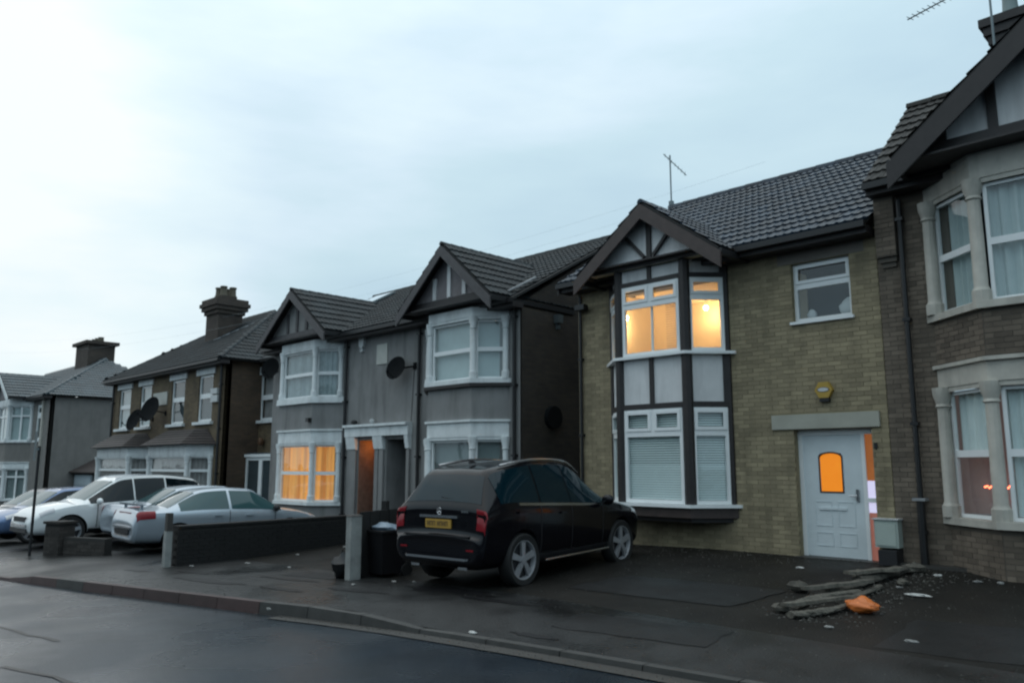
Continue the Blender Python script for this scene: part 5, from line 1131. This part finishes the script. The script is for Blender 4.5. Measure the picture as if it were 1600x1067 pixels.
# ================================================================== boundaries and street things
def zz(x, y): return G(x, y)
sw = thing('boundary_wall', 'low dark boundary wall running from the pavement to the grey house', 'wall', (-15.2, 8.5, -.2))
a, b = (-15.80, 6.42), (-16.55, 12.6); Fs = Fr(a, b); MB().fbox(Fs, .12, Fs.L, -.8, .40, -.11, .11).build('wall', 'wall_mortar', sw); 
brick_field(sw, Fr((a[0], a[1]), b), .12, Fs.L, -.55, .38, [], 'fence_dark', 60, proud=.115 + .006)
cp = MB(); u = .12
while u < Fs.L - .3: cp.fbox(Fs, u, u + .44, .402, .45, -.14, .14, (u * .7) % 1 + .001); u += .45
cp.build('coping', 'fence_dark', sw)
gp = thing('gatepost', 'dark wooden gatepost at the pavement end of the low dark wall', 'post', (-15.72, 6.38, -.30)); MB().box(-15.79, -15.66, 6.31, 6.43, -.6, .36).build('post', 'post_pale', gp); MB().box(-15.785, -15.665, 6.32, 6.425, .36, .70).build('post_top', 'post_dark', gp)
pl_ = thing('gate_pier', 'pale squared gate pier standing left of the overflowing bin', 'post', (-11.02, 7.41, -.18)); MB().box(-11.09, -10.95, 7.30, 7.50, -.4, .80).build('pier', 'post_pale', pl_); MB().hexa([(-11.10, 7.29, .802), (-10.94, 7.29, .802), (-10.94, 7.51, .802), (-11.10, 7.51, .802), (-11.08, 7.31, .825), (-10.96, 7.31, .825), (-10.96, 7.49, .825), (-11.08, 7.49, .825)]).build('cap', 'post_dark', pl_)
fn = thing('panel_fence', 'dark low panel fence running back from the pale gate pier', 'fence', (-10.7, 10, 0))
Ff = Fr((-11.05, 7.52), (-12.6, 11.2)); 
k = 0; u = 0
while u < Ff.L: MB().fbox(Ff, u, u + .14, -.3, .86, -.01 if k % 2 else .0, .012 if k % 2 else .02).build('board', 'fence_dark', fn); u += .15; k += 1
for u in (0.9, 2.6, Ff.L): MB().fbox(Ff, u - .05, u + .05, -.3, 1.0, -.12, -.02).build('post', 'fence_dark', fn)
MB().fbox(Ff, 0, Ff.L, .70, .76, -.05, -.012).build('rail', 'fence_dark', fn)
br = thing('boundary_wall', 'low dark wall crossing behind the bin toward the black car', 'wall', (-12, 11.3, 0)); MB().box(-14.6, -11.5, 11.3, 11.5, -.4, .62).build('wall', 'fence_dark', br); MB().box(-14.65, -11.45, 11.26, 11.54, .622, .67).build('coping', 'fence_dark', br)
# wheelie bin
bn = thing('wheelie_bin', 'black wheelie bin with rubbish piled on top beside the pale gate pier', 'bin', (-10.98, 8.0, zz(-11, 8)))
bx, by, bz = -10.98, 8.0, zz(-11, 8)
t0, t1 = .21, .26
MB().hexa([(bx - t0, by - t0, bz + .06), (bx + t0, by - t0, bz + .06), (bx + t0, by + t0, bz + .06), (bx - t0, by + t0, bz + .06), (bx - t1, by - t1, bz + .70), (bx + t1, by - t1, bz + .70), (bx + t1, by + t1, bz + .70), (bx - t1, by + t1, bz + .70)]).build('body', 'bin', bn)
MB().box(bx - .28, bx + .28, by - .28, by + .28, bz + .702, bz + .74).build('rim', 'bin', bn)
for s_ in (-1, 1): MB().tube((bx + s_ * .2, by + .24, bz + .1), (bx + s_ * .27, by + .24, bz + .1), .10, n=14).build('wheel', 'tyre', bn)
MB().ext([(bx - .3, by + .30, bz + .74), (bx + .3, by + .30, bz + .74), (bx + .3, by + .36, bz + .25), (bx - .3, by + .36, bz + .25)], (0, .03, 0)).build('lid', 'bin', bn)
MB().tube((bx - .25, by + .37, bz + .77), (bx + .25, by + .37, bz + .77), .018).build('handle', 'bin', bn)
mb = MB()
mb.blob((bx, by, bz + .77),   .22, .21, .075, seed=2, amp=.3); top(mb.build('rubbish_bag', 'bag_pale', None, smooth=50, base=(bx, by, bz + .74)), 'pale bluish bag of rubbish heaped on the black wheelie bin', 'bag')
mb = MB(); mb.blob((-11.36, 7.42, zz(-11.3, 7.4) + .17), .12, .15, .22, seed=5, amp=.25); top(mb.build('bin_bag', 'bag_black', None, smooth=40, base=(-11.36, 7.42, -.18)), 'shiny black bin bag slumped against the left of the pale pier', 'bag')
# low brick wall and pier at the far drive, with sign post in front
lw = thing('boundary_wall', 'low brown brick wall with a taller end pier in front of the white off-road car', 'wall', (-20.9, 5.85, -.42))
Fp = Fr((-21.15, 5.72), (-20.70, 5.89)); MB().fbox(Fp, 0, Fp.L, -.8, .26, -.40, 0).build('pier', 'wall_mortar', lw); brick_field(lw, Fp, 0, Fp.L, -.55, .26, [], 'wall_low', 30)
MB().fbox(Fp, -.04, Fp.L + .04, .262, .32, -.44, .04).build('pier_cap', 'wall_low', lw)
Fq = Fr((-20.70, 6.0), (-19.5, 6.5)); MB().fbox(Fq, 0, Fq.L, -.8, -.03, -.2, 0).build('wall', 'wall_mortar', lw); brick_field(lw, Fq, .0, Fq.L, -.55, -.03, [], 'wall_low', 60)
Fq2 = Fr((-20.70, 5.89), (-20.85, 6.28)); brick_field(lw, Fq2, 0, .40, -.55, .26, [], 'wall_low', 30)
sp = thing('street_sign', 'thin dark post with a narrow pale sign plate seen edge-on, far left', 'sign', (-21.24, 5.46, -.45))
MB().tube((-21.24, 5.46, -.7), (-21.2, 5.46, 2.05), .032, n=8).build('post', 'gutter_black', sp); MB().bar((-21.10, 5.36, 2.05), (-20.98, 5.31, 2.05), .03, .66).build('plate', 'sign_grey', sp); MB().box(-21.22, -21.12, 5.38, 5.44, 1.95, 2.0).build('clamp', 'alu', sp)
# fallen logs / broken kerbs by the right-hand drive
rnd = random.Random(11)
def log(x0, y0, x1, y1, r, lab, sd_, dz=0):
    mb = MB(); n = 14; m = 30; a = V3(x0, y0, 0); b = V3(x1, y1, 0); d = (b - a); nn = V3(-d.y, d.x, 0).normalized(); rn = random.Random(sd_); k0 = len(mb.v)
    bend = rn.uniform(-.09, .09)
    for i in range(m + 1):
        t = i / m; p = a + d * t + nn * bend * math.sin(math.pi * t); taper = 1.12 - .35 * t; z0 = zz(p.x, p.y) + r * .7 + dz
        for j in range(n):
            th = 2 * math.pi * j / n; c_, s_ = math.cos(th), math.sin(th)
            q = r * taper * (1 + .26 * mnoise.noise(V3(t * 5 + sd_ * 3.1, c_ * 1.1, s_ * 1.1)) + .22 * mnoise.noise(V3(t * 3, c_ * 4 + sd_, s_ * 4)) + .10 * rn.uniform(-1, 1))
            mb.v.append(V3(p.x, p.y, z0) + nn * c_ * q * 1.1 + V3(0, 0, s_ * q * .62))
    for i in range(m):
        for j in range(n): mb.f.append((k0 + i * n + j, k0 + i * n + (j + 1) % n, k0 + (i + 1) * n + (j + 1) % n, k0 + (i + 1) * n + j)); mb.t.append(0)
    mb.f.append(tuple(k0 + j for j in range(n))[::-1]); mb.f.append(tuple(k0 + m * n + j for j in range(n))); mb.t += [0, 0]
    bmx = bmesh.new(); o = mb.build('log', 'rubble', None, base=((x0 + x1) / 2, (y0 + y1) / 2, 0)); bmx.from_mesh(o.data); bmesh.ops.recalc_face_normals(bmx, faces=bmx.faces); bmx.to_mesh(o.data); bmx.free(); top(o, lab, 'log')
log(-4.36, 8.66, -4.08, 9.50, .055, 'short weathered log nearest the road, left of the orange bag', 1)
log(-4.56, 9.15, -4.28, 10.35, .060, 'long grey log lying behind the orange bag', 2)
log(-4.60, 10.1, -4.46, 11.2, .065, 'thick pale log in the middle of the pile', 3)
log(-4.55, 11.0, -4.36, 12.25, .085, 'pale log leading up to the dark downpipe', 7)
log(-4.26, 9.7, -4.24, 10.9, .045, 'darker log lying tight against the long grey one', 4)
def plank(x0, y0, x1, y1, z, w, lab, sd_):
    rn = random.Random(sd_); a = V3(x0, y0, zz(x0, y0) + z); b = V3(x1, y1, zz(x1, y1) + z + rn.uniform(-.03, .03)); d = (b - a); nn = V3(-d.y, d.x, 0).normalized(); mb = MB(); m = 7; prev = None
    for i in range(m + 1):
        p = a + d * i / m + V3(0, 0, rn.uniform(-.006, .006)); ww = w * (1 + rn.uniform(-.2, .2)); ring = [p - nn * ww, p + nn * ww, p + nn * ww * .9 + V3(0, 0, .03 + rn.uniform(0, .015)), p - nn * ww * .9 + V3(0, 0, .03 + rn.uniform(0, .015))]
        if prev:
            for j in range(4): mb.poly([prev[j], prev[(j + 1) % 4], ring[(j + 1) % 4], ring[j]])
        else: mb.poly(ring[::-1])
        prev = ring
    mb.poly(prev); top(mb.build('plank', 'rubble', None, base=tuple(a)), lab, 'plank')
plank(-4.50, 8.80, -4.15, 9.75, .09, .04, 'broken plank lying on the log nearest the road', 1)
plank(-4.72, 9.75, -4.22, 10.6, .10, .06, 'broken plank lying across the middle of the log pile', 2)
plank(-4.66, 10.9, -4.26, 11.7, .14, .07, 'pale broken plank on top of the pile near the downpipe', 3)
for i, (x, y, r, lb) in enumerate(((-4.95, 10.1, .11, 'pale chunk of rubble left of the logs'), (-4.28, 12.3, .12, 'grey rubble chunk at the foot of the downpipe'), (-4.72, 11.5, .09, 'small stone beside the thick pale log'), (-4.10, 11.3, .07, 'small dark stone right of the logs'), (-4.6, 8.9, .08, 'small stone at the road end of the logs'))):
    mb = MB(); mb.blob((x, y, zz(x, y) + r * .5), r * 1.2, r, r * .7, seed=i + 20, amp=.3, n=7, m=5); top(mb.build('stone', 'rubble', None, base=(x, y, zz(x, y))), lb, 'stone')
bgx, bgy = -3.87, 9.42
mb = MB(); mb.blob((0, 0, 0), 1, 1, 1, seed=3, amp=.0, n=44, m=28, flat=False)
for v in mb.v:
    q = v.copy(); r_ = 1 + .20 * mnoise.noise(q * 1.5 + V3(3, 1, 0)) + .10 * mnoise.noise(q * 4.5) + .05 * mnoise.noise(q * 11); x_ = q.x * r_
    v.x = bgx + x_ * .19; v.y = bgy + q.y * r_ * .11; v.z = zz(bgx, bgy) + max(0, .07 + q.z * r_ * (.085 + .02 * math.cos(x_ * 4.5)))
top(mb.build('carrier_bag', 'bag_orange', None, smooth=60, base=(bgx, bgy, zz(bgx, bgy))), 'crumpled bright orange carrier bag lying by the logs', 'bag')
def scrap(x, y, rx, ry, lab, sd_, m='litter', h=.02):
    mb = MB(); mb.blob((x, y, zz(x, y) + h * .7), rx, ry, h, seed=sd_, amp=.25, n=9, m=4); top(mb.build('litter', m, None, base=(x, y, zz(x, y))), lab, 'litter')
scrap(-3.70, 10.65, .15, .06, 'bright white flat plate-like litter right of the logs', 1)
for i, (x, y, r, lb) in enumerate(((-3.95, 12.2, .05, 'white scrap just right of the downpipe foot'), (-3.40, 12.0, .05, 'white scrap below the stone bay of the right house'), (-3.15, 12.05, .04, 'rightmost white scrap below the stone bay'),
        (-5.75, 11.8, .055, 'white scrap on the tarmac in front of the white door'), (-4.05, 11.05, .04, 'pale scrap between the logs and the downpipe'), (-3.85, 8.5, .04, 'pale scrap on the ground nearer the road than the logs'),
        (-6.75, 6.1, .045, 'white scrap on the kerb edge below the black car'), (-10.2, 7.6, .04, 'white scrap beside the bin foot, left one'), (-9.9, 7.75, .035, 'white scrap beside the bin foot, right one'), (-10.4, 7.0, .04, 'white scrap on the pavement before the pale pier'),
        (-14.9, 7.6, .06, 'white scrap at the foot of the low dark wall, nearest the road'), (-15.5, 10.2, .07, 'white scrap at the foot of the low dark wall, farthest back'), (-15.3, 8.9, .055, 'white scrap midway along the low dark wall'), (-9.4, 5.1, .035, 'white scrap in the road gutter left of the dropped kerb'),
        (-15.35, 6.7, .05, 'pale scrap beside the dark gatepost'), (-3.0, 8.4, .055, 'thin pale smear of litter on the near right tarmac'), (-13.5, 7.7, .045, 'small pale scrap in the gateway left of the pier'))):
    scrap(x, y, r * 1.2, r * .7, lb, i + 3, 'litter' if i in (0, 3, 6) else 'litter_dull', h=.016)
# overhead wires
for i, (a, b) in enumerate((((-60, 13, 9.6), (-8.6, 17, 8.7)), ((-60, 12, 8.8), (-9.6, 17, 8.3)))):
    mb = MB(); n = 24; a = Vector(a); b = Vector(b); pts = [a.lerp(b, j / n) - V3(0, 0, 1.2 * 4 * (j / n) * (1 - j / n)) for j in range(n + 1)]
    for p, q in zip(pts, pts[1:]): mb.tube(p, q, .002, n=4)
    top(mb.build('overhead_wire', 'wire', None, base=tuple(a)), 'faint overhead wire crossing the sky, the upper one' if i == 0 else 'faint overhead wire crossing just above the roofs, the lower one', 'wire')

# ================================================================== unseen terrace added behind the camera so panes and paintwork reflect something dark
M['added_opposite_wall'] = mat('added_opposite_wall', (.10, .108, .115), .9, var=.2)
for i in range(9):
    x0 = -52 + i * 9.5; x1 = x0 + 8.2; yf = -21.0; hz = gs(x0) - .1
    h = thing('added_opposite_house', 'unseen house added across the road for dark reflections, number %s from the west' % ('first second third fourth fifth sixth seventh eighth ninth'.split()[i]), 'house', ((x0 + x1) / 2, yf, hz), group='added houses across the road')
    MB().box(x0, x1, yf - 8, yf, hz - .5, hz + 5.4).build('wall', 'added_opposite_wall', h)
    MB().ext([(x0 - .3, yf + .4, hz + 5.3), (x0 - .3, yf - 4, hz + 8.0), (x0 - .3, yf - 8.4, hz + 5.3)], (x1 - x0 + .6, 0, 0)).build('roof', 'tile_dark', h)
    for k, (u, z) in enumerate(((1, .9), (1, 3.4), (5, 3.4), (3.4, 3.4), (5.6, .2))):
        w_, hh = (.9, 2.0) if k == 4 else (1.0 if k == 3 else 2.2, 1.3); z += hz
        MB().box(x0 + u, x0 + u + w_, yf + .003, yf + .06, z, z + hh).build('window' if k < 4 else 'door', 'upvc' if k < 4 else 'door_grey', h)
        if k < 4: MB().box(x0 + u + .08, x0 + u + w_ - .08, yf + .062, yf + .07, z + .08, z + hh - .08).build('pane', 'car_glass', h)
